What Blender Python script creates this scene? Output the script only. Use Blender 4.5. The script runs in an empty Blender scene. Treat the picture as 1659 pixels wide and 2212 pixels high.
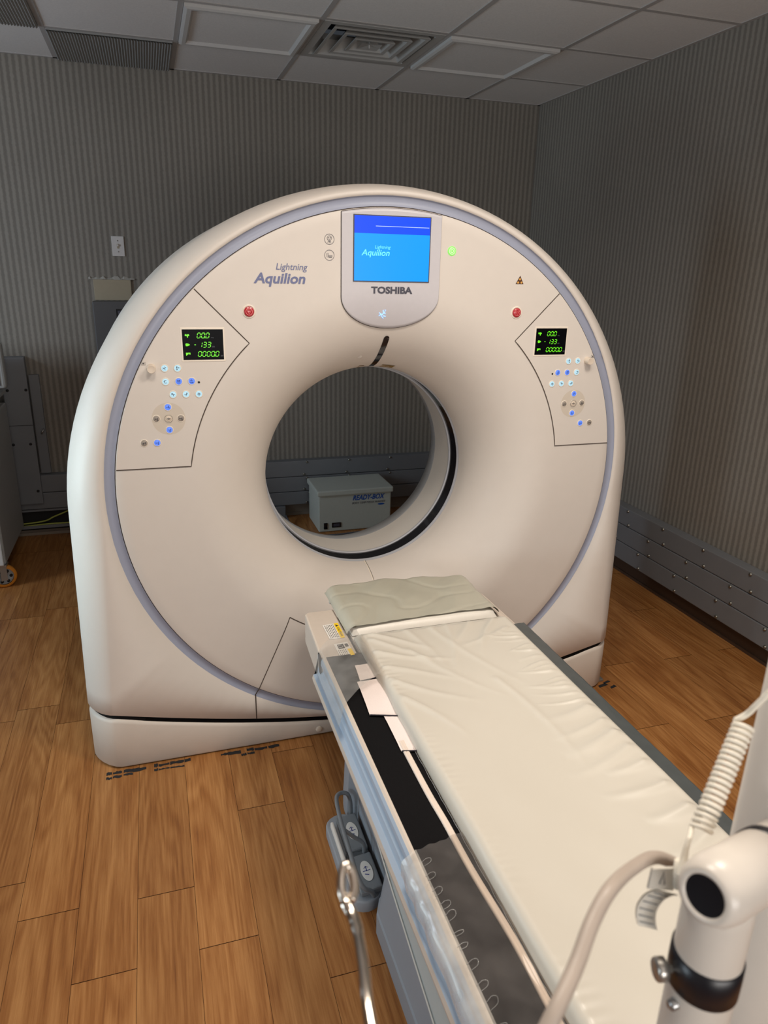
import bpy, bmesh, math, random
from mathutils import Vector, Matrix, noise
random.seed(7)
pi = math.pi
SC = bpy.context.scene
COL = SC.collection
ORG = {}            # world origin of every object that parents something

# ------------------------------------------------------------------ materials
def new_mat(name):
    m = bpy.data.materials.new(name); m.use_nodes = True
    nt = m.node_tree; b = nt.nodes['Principled BSDF']
    return m, nt, b
def nd(nt, typ, **kw):
    n = nt.nodes.new(typ)
    for k, v in kw.items():
        if k in n.inputs: n.inputs[k].default_value = v
        else: setattr(n, k, v)
    return n
def rgb(r, g, b):
    f = lambda c: (c/12.92 if c <= .04045 else ((c+.055)/1.055)**2.4)
    return (f(r/255), f(g/255), f(b/255), 1)
def paint(name, col, rough=.5, metal=0.0, nscale=60, namt=.04, bump=0.0, bscale=300, coat=0, spec=.5):
    """painted or moulded surface: base colour broken up by a little noise, optional fine bump"""
    m, nt, b = new_mat(name)
    tc = nd(nt, 'ShaderNodeTexCoord'); nz = nd(nt, 'ShaderNodeTexNoise', Scale=nscale, Detail=3.0)
    nt.links.new(tc.outputs['Object'], nz.inputs['Vector'])
    mx = nd(nt, 'ShaderNodeMix', data_type='RGBA')
    lo = tuple(c*(1-namt) for c in col[:3])+(1,); hi = tuple(min(1, c*(1+namt)) for c in col[:3])+(1,)
    mx.inputs[6].default_value = lo; mx.inputs[7].default_value = hi
    nt.links.new(nz.outputs['Fac'], mx.inputs[0]); nt.links.new(mx.outputs[2], b.inputs['Base Color'])
    b.inputs['Roughness'].default_value = rough; b.inputs['Metallic'].default_value = metal
    b.inputs['Coat Weight'].default_value = coat; b.inputs['Specular IOR Level'].default_value = spec
    if bump:
        n2 = nd(nt, 'ShaderNodeTexNoise', Scale=bscale, Detail=2.0); nt.links.new(tc.outputs['Object'], n2.inputs['Vector'])
        bp = nd(nt, 'ShaderNodeBump', Strength=bump, Distance=.001)
        nt.links.new(n2.outputs['Fac'], bp.inputs['Height']); nt.links.new(bp.outputs['Normal'], b.inputs['Normal'])
    return m
def glow(name, col, s):
    m, nt, b = new_mat(name)
    b.inputs['Base Color'].default_value = tuple(c*.25 for c in col[:3])+(1,)
    b.inputs['Emission Color'].default_value = col; b.inputs['Emission Strength'].default_value = s
    b.inputs['Roughness'].default_value = .35
    return m
def wallpaper(name, axis):
    m, nt, b = new_mat(name)
    tc = nd(nt, 'ShaderNodeTexCoord'); sep = nd(nt, 'ShaderNodeSeparateXYZ')
    nt.links.new(tc.outputs['Object'], sep.inputs[0])
    # ragged vertical stripes: a sine across the wall, its edges broken by noise
    nz = nd(nt, 'ShaderNodeTexNoise', Scale=95.0, Detail=2.0)
    mp = nd(nt, 'ShaderNodeMapping'); mp.inputs['Scale'].default_value = (1, 1, .8)
    nt.links.new(tc.outputs['Object'], mp.inputs[0]); nt.links.new(mp.outputs[0], nz.inputs['Vector'])
    a1 = nd(nt, 'ShaderNodeMath', operation='MULTIPLY_ADD'); a1.inputs[1].default_value = .010; a1.inputs[2].default_value = -.005
    nt.links.new(nz.outputs['Fac'], a1.inputs[0])
    ad = nd(nt, 'ShaderNodeMath', operation='ADD'); nt.links.new(sep.outputs[axis], ad.inputs[0]); nt.links.new(a1.outputs[0], ad.inputs[1])
    mu = nd(nt, 'ShaderNodeMath', operation='MULTIPLY'); mu.inputs[1].default_value = 2*pi/.033; nt.links.new(ad.outputs[0], mu.inputs[0])
    sn = nd(nt, 'ShaderNodeMath', operation='SINE'); nt.links.new(mu.outputs[0], sn.inputs[0])
    mr = nd(nt, 'ShaderNodeMapRange'); mr.inputs[1].default_value = -.7; mr.inputs[2].default_value = .7
    nt.links.new(sn.outputs[0], mr.inputs[0])
    mx = nd(nt, 'ShaderNodeMix', data_type='RGBA')
    mx.inputs[6].default_value = rgb(126, 120, 112); mx.inputs[7].default_value = rgb(152, 146, 137)
    nt.links.new(mr.outputs[0], mx.inputs[0])
    n2 = nd(nt, 'ShaderNodeTexNoise', Scale=1.6, Detail=3.0); nt.links.new(tc.outputs['Object'], n2.inputs['Vector'])
    m2 = nd(nt, 'ShaderNodeMix', data_type='RGBA', blend_type='MULTIPLY'); m2.inputs[0].default_value = .25
    nt.links.new(mx.outputs[2], m2.inputs[6]); nt.links.new(n2.outputs['Fac'], m2.inputs[7])
    nt.links.new(m2.outputs[2], b.inputs['Base Color']); b.inputs['Roughness'].default_value = .85
    bp = nd(nt, 'ShaderNodeBump', Strength=.3, Distance=.002); nt.links.new(mr.outputs[0], bp.inputs['Height']); nt.links.new(bp.outputs[0], b.inputs['Normal'])
    return m
def wood():
    m, nt, b = new_mat('oak_planks')
    tc = nd(nt, 'ShaderNodeTexCoord'); at = nd(nt, 'ShaderNodeAttribute', attribute_name='plank')
    sc = nd(nt, 'ShaderNodeVectorMath', operation='SCALE'); sc.inputs['Scale'].default_value = 9.0
    nt.links.new(at.outputs['Color'], sc.inputs[0])
    ad = nd(nt, 'ShaderNodeVectorMath', operation='ADD'); nt.links.new(tc.outputs['Object'], ad.inputs[0]); nt.links.new(sc.outputs[0], ad.inputs[1])
    mp = nd(nt, 'ShaderNodeMapping'); mp.inputs['Scale'].default_value = (1, .1, 1); nt.links.new(ad.outputs[0], mp.inputs[0])
    # cathedral grain: rings bent by broad noise, plus fine pores along the plank
    n1 = nd(nt, 'ShaderNodeTexNoise', Scale=7.0, Detail=2.0); nt.links.new(mp.outputs[0], n1.inputs['Vector'])
    ra = nd(nt, 'ShaderNodeMath', operation='MULTIPLY'); ra.inputs[1].default_value = 95; nt.links.new(n1.outputs['Fac'], ra.inputs[0])
    sn = nd(nt, 'ShaderNodeMath', operation='SINE'); nt.links.new(ra.outputs[0], sn.inputs[0])
    m3 = nd(nt, 'ShaderNodeMapping'); m3.inputs['Scale'].default_value = (1, .035, 1); nt.links.new(ad.outputs[0], m3.inputs[0])
    n2 = nd(nt, 'ShaderNodeTexNoise', Scale=170.0, Detail=5.0, Roughness=.65); nt.links.new(m3.outputs[0], n2.inputs['Vector'])
    n3 = nd(nt, 'ShaderNodeTexNoise', Scale=16.0, Detail=3.0); nt.links.new(mp.outputs[0], n3.inputs['Vector'])
    f1 = nd(nt, 'ShaderNodeMath', operation='MULTIPLY_ADD'); f1.inputs[1].default_value = .07; f1.inputs[2].default_value = 0
    nt.links.new(sn.outputs[0], f1.inputs[0])
    f2 = nd(nt, 'ShaderNodeMath', operation='MULTIPLY_ADD'); f2.inputs[1].default_value = .75; nt.links.new(n2.outputs['Fac'], f2.inputs[0]); nt.links.new(f1.outputs[0], f2.inputs[2])
    f3 = nd(nt, 'ShaderNodeMath', operation='MULTIPLY_ADD'); f3.inputs[1].default_value = .6; nt.links.new(n3.outputs['Fac'], f3.inputs[0]); nt.links.new(f2.outputs[0], f3.inputs[2])
    cr = nd(nt, 'ShaderNodeValToRGB'); e = cr.color_ramp
    e.elements[0].position = .30; e.elements[0].color = rgb(110, 64, 30)
    e.elements[1].position = 1.02; e.elements[1].color = rgb(196, 142, 86)
    x = e.elements.new(.56); x.color = rgb(152, 98, 50)
    x = e.elements.new(.76); x.color = rgb(174, 120, 68)
    nt.links.new(f3.outputs[0], cr.inputs[0])
    hs = nd(nt, 'ShaderNodeHueSaturation'); nt.links.new(cr.outputs[0], hs.inputs['Color'])
    v = nd(nt, 'ShaderNodeMath', operation='MULTIPLY_ADD'); v.inputs[1].default_value = .22; v.inputs[2].default_value = .84
    sp = nd(nt, 'ShaderNodeSeparateColor'); nt.links.new(at.outputs['Color'], sp.inputs[0]); nt.links.new(sp.outputs[2], v.inputs[0])
    nt.links.new(v.outputs[0], hs.inputs['Value']); nt.links.new(hs.outputs[0], b.inputs['Base Color'])
    b.inputs['Roughness'].default_value = .42; b.inputs['Specular IOR Level'].default_value = .35
    bp = nd(nt, 'ShaderNodeBump', Strength=.12, Distance=.001); nt.links.new(n2.outputs['Fac'], bp.inputs['Height']); nt.links.new(bp.outputs[0], b.inputs['Normal'])
    return m
def film(name, haze=.07, tint=.88, hz=(.8, .78, .75, 1)):
    """clear vinyl sheet: see-through, a little milky, glossy where it folds"""
    m, nt, b = new_mat(name); nt.nodes.remove(b)
    out = nt.nodes['Material Output']
    tr = nd(nt, 'ShaderNodeBsdfTransparent'); tr.inputs[0].default_value = (tint, tint*.99, tint*.97, 1)
    df = nd(nt, 'ShaderNodeBsdfDiffuse'); df.inputs[0].default_value = hz
    gl = nd(nt, 'ShaderNodeBsdfGlossy', Roughness=.12); gl.inputs[0].default_value = (1, 1, 1, 1)
    tc = nd(nt, 'ShaderNodeTexCoord'); nz = nd(nt, 'ShaderNodeTexNoise', Scale=14.0, Detail=3.0); nt.links.new(tc.outputs['Object'], nz.inputs['Vector'])
    f = nd(nt, 'ShaderNodeMath', operation='MULTIPLY'); f.inputs[1].default_value = haze*2; nt.links.new(nz.outputs['Fac'], f.inputs[0])
    m1 = nd(nt, 'ShaderNodeMixShader'); nt.links.new(f.outputs[0], m1.inputs[0]); nt.links.new(tr.outputs[0], m1.inputs[1]); nt.links.new(df.outputs[0], m1.inputs[2])
    fr = nd(nt, 'ShaderNodeFresnel', IOR=1.35)
    m2 = nd(nt, 'ShaderNodeMixShader'); nt.links.new(fr.outputs[0], m2.inputs[0]); nt.links.new(m1.outputs[0], m2.inputs[1]); nt.links.new(gl.outputs[0], m2.inputs[2])
    nt.links.new(m2.outputs[0], out.inputs[0])
    return m

M = {}
M['shell'] = paint('moulded_offwhite', rgb(222, 213, 204), .48, nscale=25, namt=.02, bump=.12, bscale=700)
M['shell2'] = paint('moulded_offwhite_base', rgb(216, 206, 195), .48, nscale=25, namt=.03, bump=.12, bscale=700)
M['field'] = paint('button_field_beige', rgb(212, 200, 185), .5, nscale=25, namt=.02, bump=.12, bscale=700)
M['ring'] = paint('blue_grey_ring', rgb(158, 163, 182), .42, namt=.02)
M['bezel'] = paint('silver_bezel', rgb(206, 202, 206), .36, namt=.03, bump=.1, bscale=900)
M['dark'] = paint('black_and_gap_shade', rgb(28, 27, 28), .7)  # near black: painted-in gap shade, also black screws and dots
M['seam'] = paint('seam_line', rgb(78, 66, 58), .8)
M['gloss_black'] = paint('scan_window_black', rgb(20, 20, 26), .12, coat=.5)
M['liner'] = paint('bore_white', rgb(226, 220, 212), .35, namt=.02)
M['liner_shade'] = paint('bore_white_shaded', rgb(150, 152, 155), .5)  # bore white turned grey, shade of the rear part put into the colour
M['edge_grey'] = paint('bore_edge_grey', rgb(176, 177, 183), .4)
M['lcd_black'] = paint('display_glass', rgb(4, 5, 9), .4, spec=.1)
M['lcd_green'] = glow('digit_green', rgb(120, 255, 40), 1.1)
M['lcd_dim'] = paint('unit_print', rgb(92, 96, 104), .5)
M['scr_dark'] = glow('screen_blue_dark', rgb(2, 72, 252), 1.0)
M['scr_light'] = glow('screen_blue_light', rgb(0, 150, 255), 1.0)
M['scr_line'] = glow('screen_line', rgb(190, 210, 255), 1.0)
M['scr_text'] = glow('screen_text', rgb(120, 240, 255), 1.0)
M['btn_cyan'] = glow('button_lit_pale', rgb(190, 230, 246), .80)
M['btn_blue'] = glow('button_lit_blue', rgb(104, 146, 255), .80)
M['btn_grey'] = paint('button_grey', rgb(158, 148, 138), .4)
M['btn_beige'] = paint('button_beige', rgb(222, 206, 188), .4)
M['btn_rim'] = paint('button_rim', rgb(240, 228, 212), .4)
M['ink'] = paint('icon_ink', rgb(52, 54, 66), .6)
M['ink_blue'] = paint('icon_blue_ink', rgb(34, 50, 130), .6)
M['print'] = paint('slate_print', rgb(112, 118, 156), .5)
M['print_dark'] = paint('dark_grey_print', rgb(74, 74, 86), .5)
M['red'] = paint('red_button', rgb(184, 40, 52), .25, coat=.4)
M['red_ink'] = paint('red_button_mark', rgb(238, 132, 130), .4)
M['green_glow'] = glow('green_lamp', rgb(150, 240, 110), .9)
M['green_mark'] = glow('green_lamp_mark', rgb(225, 255, 200), .9)
M['voice'] = glow('voice_mark_blue', rgb(150, 195, 255), 1.6)
M['warn_dark'] = paint('warning_brown', rgb(80, 44, 22), .5)
M['warn_amber'] = paint('warning_amber', rgb(226, 168, 84), .5)
M['yellow'] = paint('caution_yellow', rgb(246, 204, 30), .5)
M['label_white'] = paint('label_white', rgb(232, 226, 218), .5)
M['label_ink'] = paint('label_ink', rgb(60, 54, 50), .6)
M['tape_brown'] = paint('old_yellow_tape', rgb(138, 112, 62), .7)
M['table_beige'] = paint('table_beige', rgb(206, 192, 178), .42, namt=.03)
M['rail'] = paint('anodised_pale_blue', rgb(178, 192, 208), .5, metal=0.0, namt=.04, nscale=30)
M['skirt'] = paint('pale_teal_panel', rgb(184, 196, 196), .4, namt=.03)
M['skirt_edge'] = paint('panel_white_edge', rgb(216, 222, 216), .4)
M['tbase'] = paint('table_base_grey_blue', rgb(150, 155, 162), .45, namt=.03)
M['pedal_grey'] = paint('pedal_grey', rgb(126, 129, 132), .5)
M['pedal_dark'] = paint('pedal_dark_grey', rgb(84, 88, 92), .55)
M['velvet'] = paint('black_foam', rgb(20, 19, 20), .95, nscale=700, namt=.5, bump=.6, bscale=900, spec=.1)
M['vinyl'] = paint('cream_vinyl', rgb(204, 197, 184), .33, nscale=4, namt=.025)
M['vinyl2'] = paint('cream_vinyl_headrest', rgb(228, 222, 212), .4)
M['greyfilm'] = paint('grey_green_cover', rgb(180, 176, 160), .33, nscale=12, namt=.06)
M['slate'] = paint('slate_vinyl', rgb(74, 78, 78), .35, nscale=18, namt=.12)
M['cloth'] = paint('white_woven_strap', rgb(232, 218, 212), .9, nscale=500, namt=.08, bump=.3, bscale=900)
M['cord'] = paint('cream_piping', rgb(222, 206, 192), .6)
M['stitch'] = paint('strap_edge_dark', rgb(40, 36, 44), .9)
M['film'] = film('clear_vinyl', .085, .86, (.66, .60, .57, 1))
M['film_hang'] = film('clear_vinyl_hanging', .34, .92, (.86, .80, .72, 1))
M['film2'] = film('clear_vinyl_corner', .15, .85)
M['film_edge'] = film('clear_vinyl_seam', .16, .95, (.95, .95, .95, 1))
M['greybox'] = paint('grey_painted_steel', rgb(118, 120, 124), .55, namt=.06, nscale=8)
M['screw'] = paint('steel_screw', rgb(150, 148, 140), .3, metal=.9)
M['tile'] = paint('ceiling_tile', rgb(225, 222, 220), .95, nscale=130, namt=.10, bump=.25, bscale=220)
M['tbar'] = paint('ceiling_grid_metal', rgb(176, 172, 170), .5)
M['trimgrey'] = paint('light_frame_grey', rgb(205, 203, 201), .5)
M['vent'] = paint('vent_grey', rgb(178, 176, 173), .5)
M['vent_dark'] = paint('vent_inside', rgb(20, 26, 44), .8)
M['rib'] = paint('ribbed_lens', rgb(150, 150, 148), .6)
M['woodbase'] = paint('baseboard_brown', rgb(74, 56, 44), .6)
M['baseboard'] = paint('baseboard_beige', rgb(140, 128, 116), .6)
M['plate'] = paint('switch_plate', rgb(206, 202, 200), .45)
M['patch'] = paint('beige_cover', rgb(166, 154, 132), .7)
M['breaker'] = paint('breaker_grey', rgb(86, 86, 88), .5)
M['plaster'] = paint('torn_paper', rgb(168, 164, 156), .9)
M['cart'] = paint('cart_grey', rgb(156, 158, 158), .5)
M['cart_lit'] = paint('cart_lit_front', rgb(208, 214, 218), .4)  # same cart, front face painted paler as if lit
M['tyre'] = paint('orange_tyre', rgb(206, 132, 40), .5)
M['hub'] = paint('caster_hub', rgb(150, 152, 154), .4)
M['steel'] = paint('zinc_steel', rgb(170, 170, 170), .3, metal=.8)
M['chrome'] = paint('chrome', rgb(214, 204, 192), .16, metal=1.0, namt=.02)
M['warmer'] = paint('warmer_box_white', rgb(196, 200, 192), .45)
M['blue_print'] = paint('blue_print', rgb(24, 84, 172), .5)
M['wirey'] = paint('green_yellow_wire', rgb(170, 176, 84), .5)
M['wireg'] = paint('grey_cable', rgb(96, 100, 108), .5)
M['tube_white'] = paint('injector_white', rgb(214, 206, 196), .32, namt=.02)
M['collar'] = paint('black_collar', rgb(22, 22, 28), .35)
M['cableb'] = paint('beige_cable', rgb(178, 164, 152), .42)
M['coil'] = paint('white_coil_cord', rgb(236, 228, 212), .4)
M['clip'] = paint('clip_grey', rgb(206, 200, 188), .45)
M['tape_black'] = paint('black_tape', rgb(30, 30, 32), .8)
M['silver'] = paint('foil_silver', rgb(180, 176, 170), .3, metal=.8)
M['wall_back'] = wallpaper('striped_wallpaper_back', 0)
M['wall_right'] = wallpaper('striped_wallpaper_right', 1)
M['wood'] = wood()
M['groove'] = paint('plank_groove', rgb(64, 30, 20), .9)

# ------------------------------------------------------------------ mesh building
class MB:
    def __init__(s): s.v = []; s.f = []; s.m = []; s.sm = []
    def add(s, verts, faces, mat=0, smooth=False):
        o = len(s.v); s.v += [tuple(v) for v in verts]
        for f in faces: s.f.append(tuple(i+o for i in f)); s.m.append(mat); s.sm.append(smooth)
        return s
    def box(s, a, b, mat=0, bev=0.0, seg=2, rot=None, piv=None):
        bm = bmesh.new(); bmesh.ops.create_cube(bm, size=1)
        c = [(a[i]+b[i])/2 for i in range(3)]; d = [abs(b[i]-a[i]) for i in range(3)]
        for v in bm.verts: v.co = Vector((c[i]+v.co[i]*d[i] for i in range(3)))
        if bev: bmesh.ops.bevel(bm, geom=bm.edges[:], offset=min(bev, min(d)*.49), segments=seg, profile=.6, affect='EDGES')
        if rot is not None:
            p = Vector(piv or c)
            for v in bm.verts: v.co = p+rot@(v.co-p)
        s.bm(bm, mat, smooth=False); return s
    def bm(s, bm, mat=0, smooth=False):
        bm.verts.ensure_lookup_table(); bm.verts.index_update()
        s.add([v.co for v in bm.verts], [[v.index for v in f.verts] for f in bm.faces], mat, smooth); bm.free()
    def tube(s, pts, r, n=10, mat=0, cap=True):
        pts = [Vector(p) for p in pts]; k = len(pts); R = r if isinstance(r, (list, tuple)) else [r]*k
        t0 = (pts[1]-pts[0]).normalized(); up = Vector((0, 0, 1)) if abs(t0.z) < .9 else Vector((1, 0, 0))
        u = t0.cross(up).normalized(); vs = []
        for i in range(k):
            t = (pts[min(i+1, k-1)]-pts[max(i-1, 0)]).normalized()
            u = (u-t*u.dot(t)).normalized(); w = t.cross(u)
            for j in range(n):
                a = 2*pi*j/n; vs.append(pts[i]+(u*math.cos(a)+w*math.sin(a))*R[i])
        fs = [(i*n+j, i*n+(j+1) % n, (i+1)*n+(j+1) % n, (i+1)*n+j) for i in range(k-1) for j in range(n)]
        s.add(vs, fs, mat, True)
        if cap: s.add(vs[:n], [tuple(range(n))[::-1]], mat); s.add(vs[-n:], [tuple(range(n))], mat)
        return s
    def lathe(s, prof, c=(0, 0, 0), axis='z', n=48, mat=0, mats=None, smooth=True, cap=False):
        """profile of (radius, height) swept about an axis through c; axis may be a vector"""
        ax = {'x': Vector((1, 0, 0)), 'y': Vector((0, 1, 0)), 'z': Vector((0, 0, 1))}[axis] if isinstance(axis, str) else Vector(axis).normalized()
        up = Vector((0, 0, 1)) if abs(ax.z) < .9 else Vector((1, 0, 0))
        u = ax.cross(up).normalized(); w = ax.cross(u); c = Vector(c); vs = []
        for r, h in prof:
            for j in range(n):
                a = 2*pi*j/n; vs.append(c+ax*h+(u*math.cos(a)+w*math.sin(a))*r)
        for i in range(len(prof)-1):
            mm = mats[i] if mats else mat
            s.add(vs[i*n:(i+2)*n], [(j, (j+1) % n, n+(j+1) % n, n+j) for j in range(n)], mm, smooth)
        if cap: s.add(vs[:n], [tuple(range(n))], mat); s.add(vs[-n:], [tuple(range(n))[::-1]], mats[-1] if mats else mat)
        return s
    def poly(s, pts, mat=0):
        bm = bmesh.new(); f = bm.faces.new([bm.verts.new(p) for p in pts]); bmesh.ops.triangulate(bm, faces=[f]); s.bm(bm, mat); return s
    def prism(s, pts, d, mat=0, bev=0):
        bm = bmesh.new(); f = bm.faces.new([bm.verts.new(p) for p in pts]); d = Vector(d)
        r = bmesh.ops.extrude_face_region(bm, geom=[f]); bmesh.ops.translate(bm, verts=[g for g in r['geom'] if isinstance(g, bmesh.types.BMVert)], vec=d)
        bmesh.ops.recalc_face_normals(bm, faces=bm.faces[:])
        if bev: bmesh.ops.bevel(bm, geom=bm.edges[:], offset=bev, segments=2, profile=.6, affect='EDGES')
        s.bm(bm, mat); return s
    def grid(s, fn, nu, nv, mat=0, smooth=True):
        vs = [fn(i/nu, j/nv) for i in range(nu+1) for j in range(nv+1)]
        s.add(vs, [(i*(nv+1)+j, (i+1)*(nv+1)+j, (i+1)*(nv+1)+j+1, i*(nv+1)+j+1) for i in range(nu) for j in range(nv)], mat, smooth); return s
    def build(s, name, mats, parent=None, auto=None, fix=True):
        me = bpy.data.meshes.new(name)
        org = Vector(ORG.get(parent.name, (0, 0, 0))) if parent else Vector((0, 0, 0))
        me.from_pydata([tuple(Vector(v)-org) for v in s.v], [], s.f)
        for m in (mats if isinstance(mats, (list, tuple)) else [mats]): me.materials.append(M[m])
        for p, mi, sm in zip(me.polygons, s.m, s.sm): p.material_index = mi; p.use_smooth = sm
        me.update()
        bm = bmesh.new(); bm.from_mesh(me); bmesh.ops.remove_doubles(bm, verts=bm.verts[:], dist=1e-6)
        if fix: bmesh.ops.recalc_face_normals(bm, faces=bm.faces[:])
        bm.to_mesh(me); bm.free()
        o = bpy.data.objects.new(name, me); COL.objects.link(o)
        if parent: o.parent = parent; ORG[o.name] = tuple(org)
        return o
def tag(o, label=None, cat=None, group=None, kind=None):
    if label: o['label'] = label
    if cat: o['category'] = cat
    if group: o['group'] = group
    if kind: o['kind'] = kind
    return o
def thing(name, loc, label, cat, group=None):
    o = bpy.data.objects.new(name, None); COL.objects.link(o); o.location = loc; o.empty_display_size = .05
    ORG[o.name] = tuple(loc); return tag(o, label, cat, group)
def struct(name, mb, mats): return tag(mb.build(name, mats), kind='structure')
def smooth_pts(pts, n=8):
    """Catmull-Rom through the points"""
    P = [Vector(p) for p in pts]; P = [2*P[0]-P[1]]+P+[2*P[-1]-P[-2]]; out = []
    for i in range(1, len(P)-2):
        for k in range(n):
            t = k/n; a, b, c, d = P[i-1:i+3]
            out.append(.5*((2*b)+(c-a)*t+(2*a-5*b+4*c-d)*t*t+(3*b-a-3*c+d)*t**3))
    out.append(P[-2]); return out

def text_geo(body, shear=0.0, bold=0.0):
    cu = bpy.data.curves.new('t', 'FONT'); cu.body = body; cu.shear = shear; cu.offset = bold; cu.resolution_u = 3
    o = bpy.data.objects.new('t', cu); COL.objects.link(o)
    dg = bpy.context.evaluated_depsgraph_get(); me = bpy.data.meshes.new_from_object(o.evaluated_get(dg))
    vs = [v.co.copy() for v in me.vertices]; fs = [tuple(p.vertices) for p in me.polygons]
    bpy.data.objects.remove(o); bpy.data.curves.remove(cu); bpy.data.meshes.remove(me)
    return vs, fs
def text_fit(mb, body, o, ux, uz, w, h, mat=0, shear=0.0, bold=0.0):
    """lay a text out from corner o along ux (width w) and uz (height h)"""
    vs, fs = text_geo(body, shear, bold)
    x0 = min(v.x for v in vs); x1 = max(v.x for v in vs); y0 = min(v.y for v in vs); y1 = max(v.y for v in vs)
    o, ux, uz = Vector(o), Vector(ux), Vector(uz)
    mb.add([o+ux*((v.x-x0)/(x1-x0)*w)+uz*((v.y-y0)/(y1-y0)*h) for v in vs], fs, mat)
def stroke(mb, pts, wd, put, mat=0, closed=False):
    """flat ribbon along 2-D points; put(u, v) gives the place in space"""
    P = [Vector((p[0], p[1])) for p in pts]
    if closed: P = P+[P[0]]
    L = []; R = []
    k = len(P)
    for i in range(k):
        a = P[i-1] if i else (P[-2] if closed else P[0]); b = P[i+1] if i < k-1 else (P[1] if closed else P[-1])
        t = (b-a)
        if t.length < 1e-9: t = Vector((1, 0))
        t.normalize(); nrm = Vector((-t.y, t.x))*wd/2; L.append(P[i]+nrm); R.append(P[i]-nrm)
    vs = [put(*p) for p in L]+[put(*p) for p in R]
    mb.add(vs, [(i, i+1, k+i+1, k+i) for i in range(k-1)], mat)
def circ(cx, cy, r, n=24, a0=0, a1=2*pi): return [(cx+r*math.cos(a0+(a1-a0)*i/n), cy+r*math.sin(a0+(a1-a0)*i/n)) for i in range(n+1)]

# ------------------------------------------------------------------ room (metres; scanner face is y = 0)
XR, YB, HC = 1.846, 2.571, 2.734
XL, YF = -3.25, -4.3
def quad(name, pts, m):
    return struct(name, MB().add(pts, [(0, 1, 2, 3)]), m)
w = MB().box((XL-.1, YB, 0), (XR+.1, YB+.1, HC+.03)); struct('wall_back', w, 'wall_back')
w = MB().box((XR, YF, 0), (XR+.1, YB, HC+.03)); struct('wall_right', w, 'wall_right')
w = MB().box((XL-.1, YF, 0), (XL, YB, HC+.03)); struct('wall_left', w, 'wall_right')
w = MB().box((XL-.1, YF-.1, 0), (XR+.1, YF, HC+.03)); struct('wall_front', w, 'wall_back')

# floor of 6 inch planks with measured end joints
PW, X0, PL = .1537, -.8915, .9144
JOINT = {-1: -.803, 0: -.584, 1: -.793, 2: -.313, 3: -.966, -2: -.571, -3: -.434, 12: -.297, 13: .149, 14: -.321, 15: .128, 16: .593, 17: .130}
fl = MB(); tones = []
fl.add([(XL, YF, -.003), (XR, YF, -.003), (XR, YB, -.003), (XL, YB, -.003)], [(0, 1, 2, 3)], 1); tones.append((0, 0, 0))
for k in range(-16, 18):
    xa, xb = max(XL, X0+PW*k+.0005), min(XR, X0+PW*(k+1)-.0005)
    if xb <= xa: continue
    j = JOINT.get(k, random.uniform(-.9, 0)); y = j-PL*6
    while y < YB:
        ya, yb_ = max(YF, y+.001), min(YB, y+PL-.001); y += PL
        if yb_ <= ya: continue
        t = (random.random(), random.random(), random.random())
        fl.add([(xa, ya, 0), (xb, ya, 0), (xb, yb_, 0), (xa, yb_, 0)], [(0, 1, 2, 3)], 0); tones.append(t)
me = bpy.data.meshes.new('floor'); me.from_pydata(fl.v, [], fl.f); me.materials.append(M['wood']); me.materials.append(M['groove'])
ca = me.color_attributes.new('plank', 'FLOAT_COLOR', 'CORNER')
for p, mi, t in zip(me.polygons, fl.m, tones):
    p.material_index = mi
    for li in p.loop_indices: ca.data[li].color = (*t, 1)
fo = bpy.data.objects.new('floor', me); COL.objects.link(fo); tag(fo, kind='structure')

# ceiling: 2 ft tiles in a metal grid; some cells hold lights, ribbed panels and the air diffuser
T, GX, GY = .6096, .102, 1.9906
xs = sorted({XL, XR, *[GX+T*k for k in range(-5, 3)]}); ys = sorted({YF, YB, *[GY-T*k for k in range(0, 11)]})
cell = lambda i, j: (GX+T*i, GY-T*(j+1), GX+T*(i+1), GY-T*j if j >= 0 else YB)
VENT = cell(0, 0)
ce = MB()
for i in range(len(xs)-1):
    for j in range(len(ys)-1):
        a, b, c, d = xs[i], ys[j], xs[i+1], ys[j+1]
        if abs(a-VENT[0]) < .01 and abs(b-VENT[1]) < .01: continue
        g = .012
        ce.add([(a+g, b+g, HC), (c-g, b+g, HC), (c-g, d-g, HC), (a+g, d-g, HC)], [(0, 1, 2, 3)])
struct('ceiling', ce, 'tile')
gr = MB()
for x in xs[1:-1]: gr.box((x-.012, YF, HC-.004), (x+.012, YB, HC+.03))
for y in ys[1:-1]: gr.box((XL, y-.012, HC-.0035), (XR, y+.012, HC+.03))
for a, b in (((XL, YB-.02, HC-.004), (XR, YB, HC+.03)), ((XR-.02, YF, HC-.004), (XR, YB, HC+.03))): gr.box(a, b)
struct('trim_1', gr, 'tbar')

def framed_light(c, label):
    t = thing('ceiling_light', ((c[0]+c[2])/2, (c[1]+c[3])/2, HC-.02), label, 'ceiling light', 'square framed ceiling panels beside the air vent')
    a, b, cc, d = c[0]+.014, c[1]+.014, c[2]-.014, c[3]-.014
    f = MB(); fw = .042
    sec = [(0, 0), (0, -.016), (.012, -.022), (.03, -.022), (fw, -.008), (fw, .0)]
    rings = [[(a+o, b+o, HC+z), (cc-o, b+o, HC+z), (cc-o, d-o, HC+z), (a+o, d-o, HC+z)] for o, z in sec]
    for r0, r1 in zip(rings, rings[1:]): f.add(r0+r1, [(k, (k+1) % 4, 4+(k+1) % 4, 4+k) for k in range(4)])
    f.build('frame', 'trimgrey', t)
    MB().box((a+fw, b+fw, HC-.009), (cc-fw, d-fw, HC-.004)).build('diffuser', 'tile', t)
framed_light(cell(-1, 0), 'square ceiling light with pale raised frame left of the air vent, unlit')
framed_light(cell(1, 0), 'square ceiling light with pale raised frame right of the air vent, unlit')
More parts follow.
